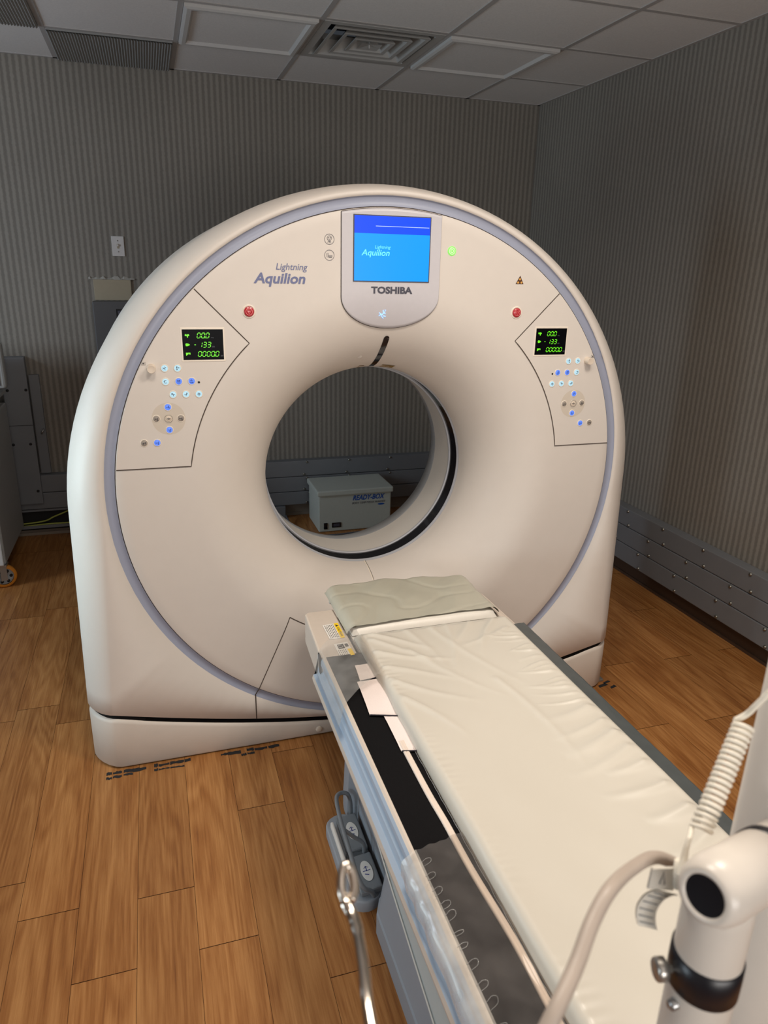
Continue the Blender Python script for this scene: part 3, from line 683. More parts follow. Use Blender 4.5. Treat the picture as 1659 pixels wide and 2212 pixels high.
def control_panel(s):
    """s = -1 left, +1 right; the right panel is the mirror image, only its read-outs keep their order"""
    pts = []
    K = Vector((.605, 1.6165)); tip = Vector((.4506, 1.4597)); cor = Vector((.6475, 1.083)); rc = Vector((.868, 1.083))
    line1 = [tuple(K.lerp(tip, k/8)) for k in range(9)]
    a0 = math.atan2(tip.y-ZC, tip.x); a1 = math.atan2(cor.y-ZC, cor.x)
    arc1 = circ(0, ZC, (tip-Vector((0, ZC))).length, 24, a0, a1)[1:]
    line2 = [tuple(cor.lerp(rc, k/8)) for k in range(9)]
    b0 = math.atan2(rc.y-ZC, rc.x); b1 = math.atan2(K.y-ZC, K.x)
    arc2 = circ(0, ZC, .8735, 24, b0, b1)
    out = line1+arc1+line2[1:]+arc2[1:-1]
    out = [(s*x, z) for x, z in out]
    mb = MB().prism([(x, -.0015, z) for x, z in out], (0, .002, 0), 0)
    CP = mb.build('control_panel', 'shell', G)
    mb = MB(); stroke(mb, [(s*x, z) for x, z in line1+arc1+line2[1:]], .0032, lambda x, z: (x, -.0019, z)); mb.build('panel_gap', 'seam', CP)
    Y = -.0015
    # display
    dx = -.588 if s < 0 else .588
    mb = MB().box((dx-.064, Y-.0012, 1.407), (dx+.064, Y+.001, 1.507), 2, .001)
    mb.box((dx-.0595, Y-.0018, 1.4125), (dx+.0595, Y, 1.5015), 0)
    put = lambda a, b: (dx+a, Y-.0024, b)
    digits(mb, '00.0', -.017, 1.4765, .0128, .0145, put, 1)
    digits(mb, '-', -.028, 1.4495, .010, .0145, put, 1)
    digits(mb, '133', -.0135, 1.4495, .0128, .0145, put, 1)
    digits(mb, '0000.0', -.0165, 1.4225, .0128, .0145, put, 1)
    for z, w_ in ((1.484, 0), (1.457, 1), (1.4305, 2)):
        if w_ == 0: L_ = [[(-.0515, 0), (-.039, 0)], [(-.045, .004), (-.044, -.006)], [(-.051, .003), (-.0485, .003)], [(-.042, .003), (-.04, .001)]]
        elif w_ == 1: L_ = [[(-.0515, 0), (-.039, 0)], [(-.049, .004), (-.049, -.004)], [(-.046, .004), (-.046, -.004)], [(-.043, .003), (-.043, -.003)]]
        else: L_ = [[(-.0515, .002), (-.039, .002)], [(-.05, -.001), (-.045, -.001)], [(-.05, .002), (-.05, -.005)], [(-.04, .003), (-.04, -.002)]]
        for l_ in L_: stroke(mb, l_, .0026, lambda a, b, z=z: put(a, z+b), 1)
    for x, z, tx in ((.024, 1.4765, 'deg'), (.026, 1.4495, 'mm'), (.0505, 1.4225, 'mm')): text_fit(mb, tx, put(x, z-.001), (1, 0, 0), (0, 0, 1), .0075, .004, 3)
    mb.build('display', ['lcd_black', 'lcd_green', 'btn_rim', 'lcd_dim'], CP, fix=False)
    # buttons
    def btn(x, z, face, icon, ink='ink'):
        x *= -s
        r = .0092
        mb = MB().lathe([(r+.0028, .0), (r+.0022, -.0014), (r+.0006, -.0014), (r, .0)], (x, Y, z), 'y', 28, 0)
        mb.lathe([(r, -.0002), (r, -.0018), (r-.0012, -.0026), (0, -.0028)], (x, Y, z), 'y', 28, 1)
        for l_ in ICON[icon]: stroke(mb, [(a*s*-1, b) for a, b in l_], .13, lambda a, b: (x+a*.0105, Y-.0034, z+b*.0105), 2)
        mb.build('button', ['btn_rim', face, ink], CP, fix=False)
    mb = MB(); cx_, cz_ = s*.703, 1.2365
    mb.lathe([(.0495, -.0002), (0, -.0002)], (cx_, Y, cz_), 'y', 48); mb.build('button_field', 'field', CP)
    Y0 = Y
    btn(-.704, 1.389, 'btn_cyan', 'talk'); btn(-.667, 1.3885, 'btn_cyan', 'person')
    btn(-.704, 1.349, 'btn_cyan', 'turn'); btn(-.666, 1.349, 'btn_blue', 'hh', 'ink_blue'); btn(-.628, 1.349, 'btn_blue', 'swap', 'ink_blue')
    btn(-.685, 1.310, 'btn_cyan', 'tilt'); btn(-.647, 1.310, 'btn_cyan', 'tiltb'); btn(-.609, 1.3095, 'btn_cyan', 'light')
    btn(-.703, 1.272, 'btn_blue', 'up', 'ink_blue'); btn(-.739, 1.2375, 'btn_grey', 'in'); btn(-.703, 1.237, 'btn_beige', 'zero'); btn(-.667, 1.2365, 'btn_grey', 'in'); btn(-.703, 1.202, 'btn_blue', 'down', 'ink_blue')
    btn(-.780, 1.164, 'btn_grey', 'lift'); btn(-.742, 1.1635, 'btn_blue', 'in', 'ink_blue')
    mb = MB(); stroke(mb, circ(s*.703, 1.237, .0118, 28), .0009, lambda x, z: (x, Y-.0037, z)); mb.build('button_ring', 'label_ink', CP)
    MB().lathe([(.0034, -.0008), (0, -.0008)], (s*.607, Y, 1.345), 'y', 14).build('sensor_dot', 'dark', CP)
    MB().lathe([(.0135, 0), (.0125, -.002), (.0125, -.024), (.0115, -.0255), (.0105, -.0252), (0, -.0252)], (s*.742, Y, 1.3895), 'y', 32).build('knob', 'btn_beige', CP)
    mb = MB(); ix, iz = s*.763, 1.4035
    stroke(mb, [(-.006, -.004), (.006, -.004), (.006, .004), (-.006, .004)], .0009, lambda a, b: (ix+a, Y-.0005, iz+b), 0, True)
    stroke(mb, [(-.003, 0), (.003, 0)], .003, lambda a, b: (ix+a, Y-.0005, iz+b), 0); mb.build('knob_symbol', 'label_ink', CP)
control_panel(-1); control_panel(1)

# ------------------------------------------------------------------ patient table
TB = thing('patient_table', (0, -1.0, 0), 'long patient table with black foam top, pale blue side rails and grey-blue base', 'patient table')
YE = -1.74
# side rails (extruded section), mirrored
sec = [(-.338, .653), (-.343, .653), (-.348, .649), (-.352, .640), (-.352, .628), (-.346, .622), (-.346, .608), (-.352, .602), (-.354, .580), (-.366, .577), (-.369, .566), (-.367, .556), (-.350, .553), (-.338, .553)]
for s in (1, -1):
    mb = MB()
    sh = -.085 if s < 0 else 0
    P0 = [(s*x+sh, -.49, z-(.006 if sh else 0)) for x, z in sec]; P1 = [(s*x+sh, YE, z-(.006 if sh else 0)) for x, z in sec]; k = len(sec)
    for i in range(k-1):
        mi = 1 if i in (0, 1, 9, 10, 11) else 0
        mb.add([P0[i], P0[i+1], P1[i+1], P1[i]], [(0, 1, 2, 3)], mi)
    mb.poly(P0, 0); mb.poly(P1, 0)
    mb.build('side_rail', ['rail', 'table_beige'], TB)
# carriage head at the scanner end
mb = MB()
for s in (1, -1):
    k_ = 0 if s < 0 else .076
    mb.prism([(s*.247, -.245, .652), (s*(.330-k_), -.245, .652), (s*(.343-k_), -.26, .652), (s*(.352-k_), -.50, .652), (s*(.352-k_), -.53, .652), (s*.247, -.53, .652)], (0, 0, -.098), 0, .006)
mb.box((-.33, -.30, .554), (.262, -.25, .60), 0, .006).box((-.25, -.53, .56), (.25, -.25, .618), 0, .004)
mb.build('carriage_head', 'table_beige', TB)
MB().prism([(-.354, -.50, .652), (-.354, -.53, .652), (-.354, -.53, .60), (-.354, -.515, .60)], (.004, 0, 0)).build('rail_pocket', 'dark', TB)
MB().box((-.26, -.6, .617), (.26, -.247, .6215)).build('slide_gap', 'dark', TB)
# cradle: thin concave top sliding in the slot
mb = MB()
def crad(u, v):
    x = -.238+.476*u; return (x, -.145+(YE+.165)*v*0-1.58*v, .632+.018*(2*u-1)**2)
mb.grid(crad, 16, 4); mb.grid(lambda u, v: (-.238+.476*u, -.145-1.58*v, .624+.018*(2*u-1)**2), 16, 4)
mb.box((-.24, -.160, .626), (.24, -.145, .65), 0, .004)
mb.build('cradle', 'liner', TB)
mb = MB().box((-.339, YE+.01, .640), (.288, -.532, .6535), 0, .003); mb.box((-.238, YE+.02, .60), (.238, -.54, .64)); mb.build('foam_top', 'velvet', TB)
# skirt panels under the rails
for s in (1, -1):
    skx = -.085 if s > 0 else 0
    mb = MB(); q = [(-.75, .557), (-1.02, .557), (-1.119, .548), (-1.203, .524), (-1.461, .462), (YE, .395), (YE, .557)]
    mb.prism([(s*.364+skx, y, z) for y, z in q], (s*-.012, 0, 0), 0)
    for (y0, z0), (y1, z1) in zip(q[1:5], q[2:6]):
        mb.add([(s*.3655+skx, y0, z0), (s*.3655+skx, y1, z1), (s*.3655+skx, y1, z1+.010), (s*.3655+skx, y0, z0+.010)], [(0, 1, 2, 3)], 1)
        mb.add([(s*.3658+skx, y0, z0+.012), (s*.3658+skx, y1, z1+.012), (s*.3658+skx, y1, z1+.0135), (s*.3658+skx, y0, z0+.0135)], [(0, 1, 2, 3)], 2)
    mb.build('side_skirt', ['skirt', 'skirt_edge', 'tbase'], TB)
MB().box((-.318, YE+.01, .50), (.285, -.30, .553), 0, .004).build('under_frame', 'tbase', TB)
# base column: rounded nose towards the scanner, sloping shoulders over a low plinth
mb = MB(); rows = []
def base_out(off, yshift=0.0):
    L_ = [(-.283+off, YE+.01), (-.283+off, -.875), (-.262+off*.8, -.83), (-.236+off*.3, -.82)]
    L_ += [(-.224+off*.2, -.80), (-.224+off*.2, -.470), (-.250+off*.2, -.445)]
    for k in range(0, 13):
        a = pi-pi/2*k/12; L_.append((-.095+(.156-off*.2)*math.cos(a), -.415+.155*math.sin(a)))
    return L_
Zb = [(0, 0), (.0, .065), (.004, .070), (.040, .25), (.055, .42), (.055, .51)]
rings = []
for off, z in Zb:
    L_ = base_out(off); L_ = L_+[(-x, y) for x, y in reversed(L_)]
    rings.append([(x, y, z) for x, y in L_])
k = len(rings[0])
for a, b in zip(rings, rings[1:]): mb.add(a+b, [(i, (i+1) % k, k+(i+1) % k, k+i) for i in range(k)], 0, False)
mb.build('base', 'tbase', TB)
# stickers on the head
def sticker(pts, name, yel, kind):
    a, b, c, d = [Vector((*p, .6532)) for p in pts]   # a-b near scanner, d-c towards foot; a outer, b inner
    mb = MB(); mb.add([a, b, c, d], [(0, 1, 2, 3)], 0)
    up = Vector((0, 0, .0005)); L_ = lambda u, v: a.lerp(b, u).lerp(d.lerp(c, u), v)+up
    if kind == 0:
        mb.add([L_(.72, 0), L_(1, 0), L_(1, 1), L_(.72, 1)], [(0, 1, 2, 3)], 1)
        o = L_(.80, .30); ux = (L_(.80, .9)-L_(.80, .30)); uz = L_(.93, .30)-o
        text_fit(mb, 'CAUTION', o+up, ux.normalized(), uz.normalized(), ux.length, uz.length, 2, 0, .01)
        mb.add([L_(.78, .10)+up, L_(.78, .26)+up, L_(.96, .18)+up], [(0, 1, 2)], 2)
        for q in range(6):
            u0 = .62-.105*q
            v = .06
            while v < .9:
                w_ = random.uniform(.05, .16); mb.add([L_(u0, v), L_(u0, min(.94, v+w_)), L_(u0+.035, min(.94, v+w_)), L_(u0+.035, v)], [(0, 1, 2, 3)], 2); v += w_+.04
    else:
        mb.add([L_(.18, .10), L_(.62, .10), L_(.62, .42), L_(.18, .42)], [(0, 1, 2, 3)], 2)
        mb.add([L_(.70, .14)+up, L_(.92, .14)+up, L_(.92, .36)+up, L_(.70, .36)+up], [(0, 1, 2, 3)], 2)
        stroke(mb, [(.24, .18), (.5, .18), (.5, .34), (.24, .34)], .02, lambda u, v: L_(u, v)+up, 0, True)
        mb.add([L_(.72, .52), L_(1, .52), L_(1, 1), L_(.72, 1)], [(0, 1, 2, 3)], 1)
        for q in range(5):
            u0 = .08+.12*q; v = .5
            while v < .9:
                w_ = random.uniform(.06, .14); mb.add([L_(u0, v), L_(u0, min(.95, v+w_)), L_(u0+.04, min(.95, v+w_)), L_(u0+.04, v)], [(0, 1, 2, 3)], 2); v += w_+.05
    mb.build(name, ['label_white', 'yellow', 'label_ink'], TB, fix=False)
sticker([(-.306, -.346), (-.257, -.342), (-.258, -.437), (-.304, -.437)], 'caution_label', 1, 0)
sticker([(-.300, -.467), (-.258, -.462), (-.256, -.54), (-.299, -.545)], 'warning_label', 1, 1)

# foot pedals on the left of the base
FP = thing('foot_pedal_unit', (-.27, -.6, 0), 'grey floor pedal unit with two pedals under a guard bar beside the table base', 'foot pedal')
def stad(x0, x1, y0, y1, z, n=10):
    r = (x1-x0)/2; cx_ = (x0+x1)/2
    return [(cx_+r*math.cos(a), y1-r+r*math.sin(a), z) for a in [pi*k/n for k in range(n+1)]]+[(cx_+r*math.cos(a), y0+r+r*math.sin(a), z) for a in [pi+pi*k/n for k in range(n+1)]]
mb = MB()
for z0, z1, sh in ((0, .028, 0), (.028, .034, .004)):
    A = stad(-.333, -.234, -.806, -.455, z0); B = stad(-.333+sh, -.234, -.806+sh, -.455-sh, z1); k = len(A)
    mb.add(A+B, [(i, (i+1) % k, k+(i+1) % k, k+i) for i in range(k)], 0, True)
mb.poly(stad(-.329, -.234, -.802, -.459, .034))
mb.build('tray', 'tbase', FP)
mb = MB().box((-.321, -.765, .034), (-.311, -.505, .054), 0, .004); mb.build('side_plate', 'label_white', FP)
for y0, y1 in ((-.632, -.486), (-.786, -.652)):
    rt = Matrix.Rotation(math.radians(-7), 3, 'Y')
    P = MB().box((-.300, y0, .035), (-.2345, y1, .053), 0, .007, 3, rt).build('pedal', 'pedal_grey', FP)
    cx_, cy_ = -.265, (y0+y1)/2
    ov = lambda a, b, e=.0005: (cx_+a, cy_+b, .0545+e+(-a)*-.12)
    mb = MB(); E_ = [ov(.0165*math.cos(a), .037*math.sin(a)*(1 if abs(math.sin(a)) < .9 else 1)) for a in [2*pi*k/28 for k in range(28)]]
    mb.add(E_, [tuple(range(28))], 0)
    q = lambda a, b: ov(a, b, .0011)
    stroke(mb, [(-.011, 0), (.011, 0)], .0022, q, 1); stroke(mb, [(0, -.002), (0, .016)], .0022, q, 1); stroke(mb, [(-.006, .010), (0, .016), (.006, .010)], .0018, q, 1); stroke(mb, [(-.008, -.010), (.003, -.016)], .003, q, 1)
    mb.build('pictogram', ['label_white', 'ink_blue'], P, fix=False)
MB().tube(smooth_pts([(-.248, -.480, .03), (-.249, -.476, .09), (-.258, -.470, .118), (-.280, -.468, .124), (-.297, -.49, .122), (-.306, -.58, .120), (-.310, -.70, .118), (-.310, -.77, .108), (-.298, -.80, .085), (-.275, -.795, .06), (-.262, -.790, .03)]), .0065, 10).tube(smooth_pts([(-.307, -.61, .117), (-.282, -.635, .105), (-.254, -.642, .08), (-.250, -.642, .03)]), .006, 10).build('guard_bar', 'pedal_grey', FP)
MB().box((-.305, -.652, .034), (-.236, -.633, .046), 0, .003).build('divider', 'pedal_dark', FP)

# ------------------------------------------------------------------ things lying on the table
def nz(x, y, z=0): return noise.noise(Vector((x, y, z)))
ZT0, ZTOP = .6542, .690
random.seed(31)
CREASES = []
def crease(x, y, deg, ln, w_, h): a = math.radians(deg); CREASES.append((x, y, math.cos(a), math.sin(a), ln, w_, h))
for x, y, d_, ln, h in ((-.205, -.50, -28, .20, .005), (-.21, -.53, -40, .26, .004), (-.215, -.60, -32, .22, -.005), (-.215, -.68, -20, .20, .004), (-.215, -.74, -48, .24, -.004), (-.215, -.82, -52, .22, .004),
    (-.10, -.47, -70, .30, .003), (-.02, -.47, -80, .42, -.003), (.04, -.47, -96, .30, .003), (.12, -.48, -120, .16, .004), (.19, -.50, -135, .22, -.005), (.205, -.56, -150, .20, .004), (.05, -.80, -75, .40, .0025), (-.12, -.60, -70, .34, -.003)):
    crease(x, y, d_, ln, .010, h)
y_ = -.60
while y_ > -.98: crease(.215, y_, 182+random.uniform(-14, 10), random.uniform(.05, .13), random.uniform(.004, .007), random.choice((1, -1))*random.uniform(.0025, .0045)); y_ -= random.uniform(.018, .034)
while y_ > -1.50: crease(.217, y_, 200+random.uniform(-12, 12), random.uniform(.09, .19), random.uniform(.010, .016), random.uniform(.0055, .0095)); y_ -= random.uniform(.045, .075)
def mat_h(x, y):
    """wrinkles of the vinyl: puckers along both long edges, soft diagonal folds at the scanner end"""
    h = 0
    l = (x+.222); amp = max(0, 1-l/.05)*min(1, max(0, (l+.012)/.02))
    h += .0009*amp*math.sin(y*2*pi/(.020)+5*nz(y*9, .3))*(.5+nz(y*5, 3))
    for cx_, cy_, ca, sa, ln, wd_, hh in CREASES:
        dx, dy = x-cx_, y-cy_; t = dx*ca+dy*sa
        if t < -.01 or t > ln: continue
        d = (-dx*sa+dy*ca+.18*t*t/ln*(1 if hh > 0 else -1))/wd_
        if abs(d) > 3: continue
        h += 1.4*abs(hh)*max(0, min(1, (t+.01)/.02))*max(0, 1-t/ln)**.8*math.exp(-d*d)
    h += .0030*nz(x*5, y*3, 2.0)+.0012*nz(x*14, y*9, 4.0)
    return h
mb = MB(); NXm, NYm = 120, 420; YM0, YM1 = -.452, -1.735
def mat_pt(u, v):
    y = YM0+(YM1-YM0)*v+.010*nz(u*7, 3.0)*(1-min(1, v*60))
    p = u*2-1
    # cross-section: rounded sides from the bottom edge up to the nearly flat top
    if abs(p) > .86:
        s = (abs(p)-.86)/.14; a = s*pi/2; x = math.copysign(.217+.019*math.sin(a), p); z = ZT0+(ZTOP-.008-ZT0)*max(0, math.cos(a))**.8
        z += .006*(1-s)
    else:
        x = p/.86*.217; z = ZTOP+.004*(abs(p)/.86)**4-.006
    ed = min(1, v*26, (1-v)*60); ed = ed**.5
    if x > 0: x *= 1.045
    z = ZT0+(z+mat_h(x, y)*(1 if abs(p) < .86 else max(0, 1-(abs(p)-.86)/.09))-ZT0)*max(.04, ed)
    return (x, y, max(z, ZT0+.0006))
mb.grid(mat_pt, NXm, NYm)
mb.add([(-.236, YM0, ZT0), (.236, YM0, ZT0), (.236, YM1, ZT0), (-.236, YM1, ZT0)], [(0, 3, 2, 1)])
o = mb.build('mattress', 'vinyl'); tag(o, 'long cream vinyl table mattress with wrinkled edges', 'mattress')
# head section under its grey-green cover
mb = MB()
def head_pt(u, v):
    y = -.150-.286*v; p = u*2-1
    x = .236*p; z = .674
    if abs(p) > .9: s = (abs(p)-.9)/.1; x = math.copysign(.2124+.0236*math.sin(s*pi/2), p); z = .654+.02*max(0, math.cos(s*pi/2))**.7
    ed = min(1, v*18, (1-v)*18)**.5
    return (x, y, .654+(z-.654)*max(.03, ed))
mb.grid(head_pt, 40, 30); mb.add([(-.236, -.150, .6540), (.236, -.150, .6540), (.236, -.436, .6540), (-.236, -.436, .6540)], [(0, 3, 2, 1)])
tag(mb.build('head_pad', 'vinyl2'), 'white head pad showing as a strip between the grey cover and the cream mattress', 'head pad')
mb = MB()
def cov(u, v):
    p = u*2-1; y0 = -.132+.016*math.sin(u*5)+.006*nz(u*6, 1); y1 = -.418-.012*nz(u*5, 7)-.024*max(0, .5-u)
    y = y0+(y1-y0)*v
    x = p*.262
    z = .6825
    if abs(x) > .226:
        s = (abs(x)-.226)/.036; x = math.copysign(.226+.024*math.sin(min(1, s)*pi/2), p); z = .6825-.024*s**1.3
    z += .0035*nz(x*11, y*9)-.0028*(max(0, .12-abs(nz(x*6+y*2, y*9-x*3)))/.12)+.0018*math.sin((x*.9-y*.6)*46+2*nz(x*6, y*6))**3
    if v < .03: z -= .022*(1-v/.03)
    return (x, y, max(z, .6575))
mb.grid(cov, 70, 50)
tag(mb.build('cover_sheet', 'greyfilm'), 'wrinkled grey-green vinyl cover sheet over the head pad at the scanner end', 'cover sheet')
# straps
def strap(c, label, z=.6565, arch=.006):
    a, b, d, e = [Vector((*p, 0)) for p in c]     # a,b scanner end (outer, inner); d,e foot end (inner, outer)
    mb = MB()
    mb.grid(lambda u, v: tuple(a.lerp(b, u).lerp(e.lerp(d, u), v)+Vector((0, 0, z+arch*math.sin(pi*min(1, v*1.1))*(.4+.6*u)+.001*nz(u*5, v*5)))), 8, 16)
    L_ = [e.lerp(d, k/8)+Vector((0, 0, z+.0012+arch*math.sin(pi)*0)) for k in range(9)]
    mb.tube([p+Vector((0, 0, .0005)) for p in L_], .0016, 5, 1)
    tag(mb.build('strap', ['cloth', 'stitch'], fix=False), label, 'strap', 'white cloth straps on the black table top')
strap([(-.273, -.60), (-.215, -.60), (-.220, -.675), (-.280, -.682)], 'white cloth strap nearest the scanner, under the clear plastic corner', .6558, .002)
strap([(-.290, -.684), (-.222, -.684), (-.222, -.862), (-.299, -.836)], 'wide white cloth strap half under the clear plastic corner, with a dark stitched end', .6580, .006)
strap([(-.267, -.832), (-.229, -.832), (-.227, -.996), (-.269, -.986)], 'narrow white cloth strap farthest from the scanner, ending over the cream piping', .6570, .003)
mb = MB(); cpts = [(-.258, -.95), (-.259, -1.0), (-.259, -1.13), (-.256, -1.22), (-.255, -1.34), (-.2475, -1.49), (-.248, -1.61), (-.247, -1.73)]
cp = smooth_pts([(x, y, .6552) for x, y in cpts], 10)
k = len(cp); vs = []
for i, p in enumerate(cp):
    for dx, dz in ((-.0068, 0), (-.006, .0035), (-.001, .004), (0, .0028), (.001, .004), (.006, .0035), (.0068, 0)): vs.append((p.x+dx, p.y, p.z+dz))
mb.add(vs, [(i*7+j, i*7+j+1, (i+1)*7+j+1, (i+1)*7+j) for i in range(k-1) for j in range(6)], 0, True)
tag(mb.build('piping_strip', 'cord'), 'thin cream piping strip lying along the black table top beside the mattress', 'piping strip')
# clear vinyl: corner flap at the scanner end
mb = MB()
def flap(u, v):
    # u: from the mattress edge outwards, v: from scanner end to foot end
    x = -.231-.152*u; y = -.455-.085*u**1.5+(-.255-.03*u)*v+.0
    z = .690-.028*u**1.1+.014*math.sin(pi*min(1, u*1.15))*(1-v*.7)+.003*nz(u*5, v*4)
    if u > .82: z = .6585-.030*((u-.82)/.18)**1.4; x += .010*(u-.82)/.18
    return (x, y, max(z, .6585) if u <= .82 else z)
mb.grid(flap, 36, 30)
tag(mb.build('clear_flap', 'film2'), 'clear vinyl corner flap of the mattress cover hanging over the table rail near the scanner', 'plastic flap')
# clear vinyl over the black top and down the rail, foot half
t = thing('clear_side_sheet', (-.3, -1.5, .66), 'long clear vinyl side sheet draped over the black table top and the pale blue rail', 'plastic sheet')
mb = MB()
def sheet(u, v):
    y = -1.25-.028*u-.485*v+.006*nz(u*9, 2.0)*(1-v)
    if u < .70: x = -.232-.108*(u/.70); z = .6600+.0018*nz(x*22, y*12)
    else:
        s = (u-.70)/.30; x = -.340-.028*math.sin(min(1, s*1.4)*pi/2); z = .660-.042*s**1.25
        z += 0; x -= .0035*(.5+.5*math.sin(y*85+4*nz(y*6, 5)))*s
    return (x, y, z)
mb.grid(lambda u, v: sheet(u*.68, v), 30, 120, 0); mb.grid(lambda u, v: sheet(.68+.32*u, v), 20, 120, 1)
mb.build('sheet', ['film', 'film_hang'], t)
yy = -1.30
random.seed(11)
while yy > -1.72:
    # loops of the heat-sealed seam puckering up along the foam edge
    h = random.uniform(.004, .010); w_ = random.uniform(.005, .012); x_ = -.334+random.uniform(-.003, .003)
    MB().tube(smooth_pts([(x_-.006, yy, .6605), (x_+.004, yy+w_*.3, .6605+h*.6), (x_+.012, yy+w_*.1, .661+h*.5), (x_+.009, yy-w_*.6, .6605+h*.3), (x_-.004, yy-w_, .6605)], 5), .0005, 5).build('seam_pucker', 'film_edge', t)
    yy -= random.uniform(.022, .045)
mb = MB(); pts = []
random.seed(5)
for k in range(90):
    y = -.98-.74*k/89; pts.append((-.2395+.0022*nz(y*31, 1)+.0016*nz(y*9, 4), y, .6570+.0012*nz(y*40, 8)))
mb.tube(pts, .0008, 5)
tag(mb.build('weld_edge', 'film_edge'), 'glossy clear welded edge of the mattress cover along its left side', 'plastic edge')
# vinyl hem hanging past the far edge
mb = MB()
def hem(u, v):
    x = .246+.062*u; z = .6590+.0012*nz(v*40, u*3)
    if u > .8: z -= .045*((u-.8)/.2)**1.4; x = .2956+(.008+.008*nz(v*22, 2)+.003*nz(v*60, 5))*(u-.8)/.2
    return (x, -.50-1.22*v, z)
mb.grid(hem, 20, 110)
tag(mb.build('edge_sheet', 'slate'), 'dark slate vinyl hem draped over the far right table edge', 'vinyl hem')

# ------------------------------------------------------------------ contrast injector stand, foot end
IS = thing('injector_stand', (-.205, -1.862, 0), 'white tubular injector stand with open elbow joint and black collars', 'injector stand')
CXs, CYs, CR = -.205, -1.862, .045
MB().lathe([(.0, .04), (CR, .04), (CR, 1.435), (CR-.006, 1.447), (0, 1.45)], (CXs, CYs, 0), 'z', 40).build('column', 'tube_white', IS)
mb = MB()
for a in (-2.75, -2.05, -1.2, -.35):
    d = Vector((math.cos(a), math.sin(a), 0)); c_ = Vector((CXs, CYs, .06))
    mb.tube([c_+d*.03, c_+d*.2+Vector((0, 0, -.01)), c_+d*.27+Vector((0, 0, -.02))], [.022, .018, .014], 10)
    mb.lathe([(0, -.012), (.02, -.012), (.02, .012), (0, .012)], c_+d*.27+Vector((0, 0, -.04)), (-d.y, d.x, 0), 16)
mb.lathe([(0, .03), (.055, .03), (.055, .09), (.046, .10)], (CXs, CYs, 0), 'z', 32); mb.build('base', 'tube_white', IS)
PH = Vector((-.390, -1.952, 1.268)); AU = Vector((.932, .301, -.201)).normalized()
MB().lathe([(.0146, .004), (.0149, 0.0), (.0170, -.0012), (.0205, .001), (.0238, .008), (.0252, .018), (.0252, .085)], PH, AU, 40).build('elbow_arm', 'tube_white', IS)
MB().lathe([(.0252, .085), (.0262, .086), (.0262, .095), (.0252, .096)], PH, AU, 40).build('arm_collar', 'collar', IS)
MB().lathe([(.0252, .096), (.0252, .17)], PH, AU, 40).build('arm_sleeve', 'tube_white', IS)
MB().lathe([(.0148, .0010), (.0, .0014)], PH, AU, 32).build('hole_shade', 'gloss_black', IS)  # black disc across the open tube end, standing in for its dark inside
A = PH+AU*.026; TC = Vector((A.x, A.y, 0))
MB().lathe([(.0, .010), (.018, .006), (.0242, -.006), (.0247, -.02), (.0247, -.064)], A, 'z', 40).build('elbow_drop', 'tube_white', IS)
MB().lathe([(.0247, -.063), (.0262, -.064), (.0264, -.078), (.0262, -.094), (.0247, -.095)], A, 'z', 40).build('drop_collar', 'collar', IS)
MB().lathe([(.0247, -.095), (.0248, -.30), (.0248, -.80), (.02, -.82), (0, -.82)], A, 'z', 40).build('drop_tube', 'tube_white', IS)
MB().tube([A+Vector((.0, 0, -.80)), A+Vector((.09, .04, -.80)), Vector((CXs, CYs, A.z-.80))], .016, 12).build('lower_bracket', 'tube_white', IS)
toc = Vector((-.733-A.x, -2.256-A.y, 0)).normalized(); left = Vector((-toc.y, toc.x, 0))
if left.dot(Vector((.954, -.3, 0))) > 0: left = -left
for nm_, ang, dz, r_, l_, m_ in (('thumb_screw', .95, -.081, .009, .016, 'silver'), ('set_screw', .62, -.107, .0045, .003, 'steel')):
    d = (toc*math.cos(ang)+left*math.sin(ang)).normalized(); p = A+d*.0255+Vector((0, 0, dz))
    if nm_ == 'thumb_screw': mb = MB().lathe([(.003, 0), (.003, .005), (r_, .006), (r_, .012), (r_-.001, .0135), (0, .0135)], p, d, 14)
    else: mb = MB().lathe([(r_, -.002), (r_, l_), (r_*.6, l_+.0015), (0, l_+.0015)], p, d, 14)
    mb.build(nm_, m_, IS)
# thick cable
cb = [(-.31, -1.99, .55), (-.45, -2.06, .75), (-.575, -2.075, 1.02), (-.597, -2.042, 1.18), (-.576, -2.018, 1.236), (-.549, -2.003, 1.255), (-.532, -1.993, 1.267), (-.509, -1.976, 1.273), (-.487, -1.958, 1.282), (-.463, -1.942, 1.286), (-.419, -1.911, 1.262), (-.374, -1.886, 1.236), (-.338, -1.884, 1.2115)]
cb = [(-.30, -1.99, .40)]+cb
tag(MB().tube(smooth_pts(cb, 10), .0052, 12).build('hose_cable', 'cableb'), 'thick beige cable arching up to the white elbow joint in the foreground', 'cable')
# coiled cord with its clip
CC = thing('coiled_cord', (-.33, -1.89, 1.25), 'white coiled cord hanging down to a grey curved clip in the foreground', 'coiled cord')
top = Vector((-.285, -1.862, 1.330)); bot = Vector((-.347, -1.898, 1.267)); ax = (bot-top).normalized(); uu = ax.cross(Vector((0, 0, 1))).normalized(); ww = ax.cross(uu)
hel = []; turns = 19; L0 = (bot-top).length
for k in range(turns*14+1):
    a = 2*pi*k/14; f = k/(turns*14); rr = .0072
    hel.append(top+ax*(L0*f)+(uu*math.cos(a)+ww*math.sin(a))*rr)
MB().tube(hel, .00195, 7).build('coil', 'coil', CC)
MB().tube(smooth_pts([(-.2555, -1.8835, 1.402), (-.266, -1.880, 1.388), (-.276, -1.873, 1.368), (-.281, -1.866, 1.350), (-.282, -1.860, 1.338), tuple(hel[0])], 8), .0025, 8).build('upper_lead', 'coil', CC)
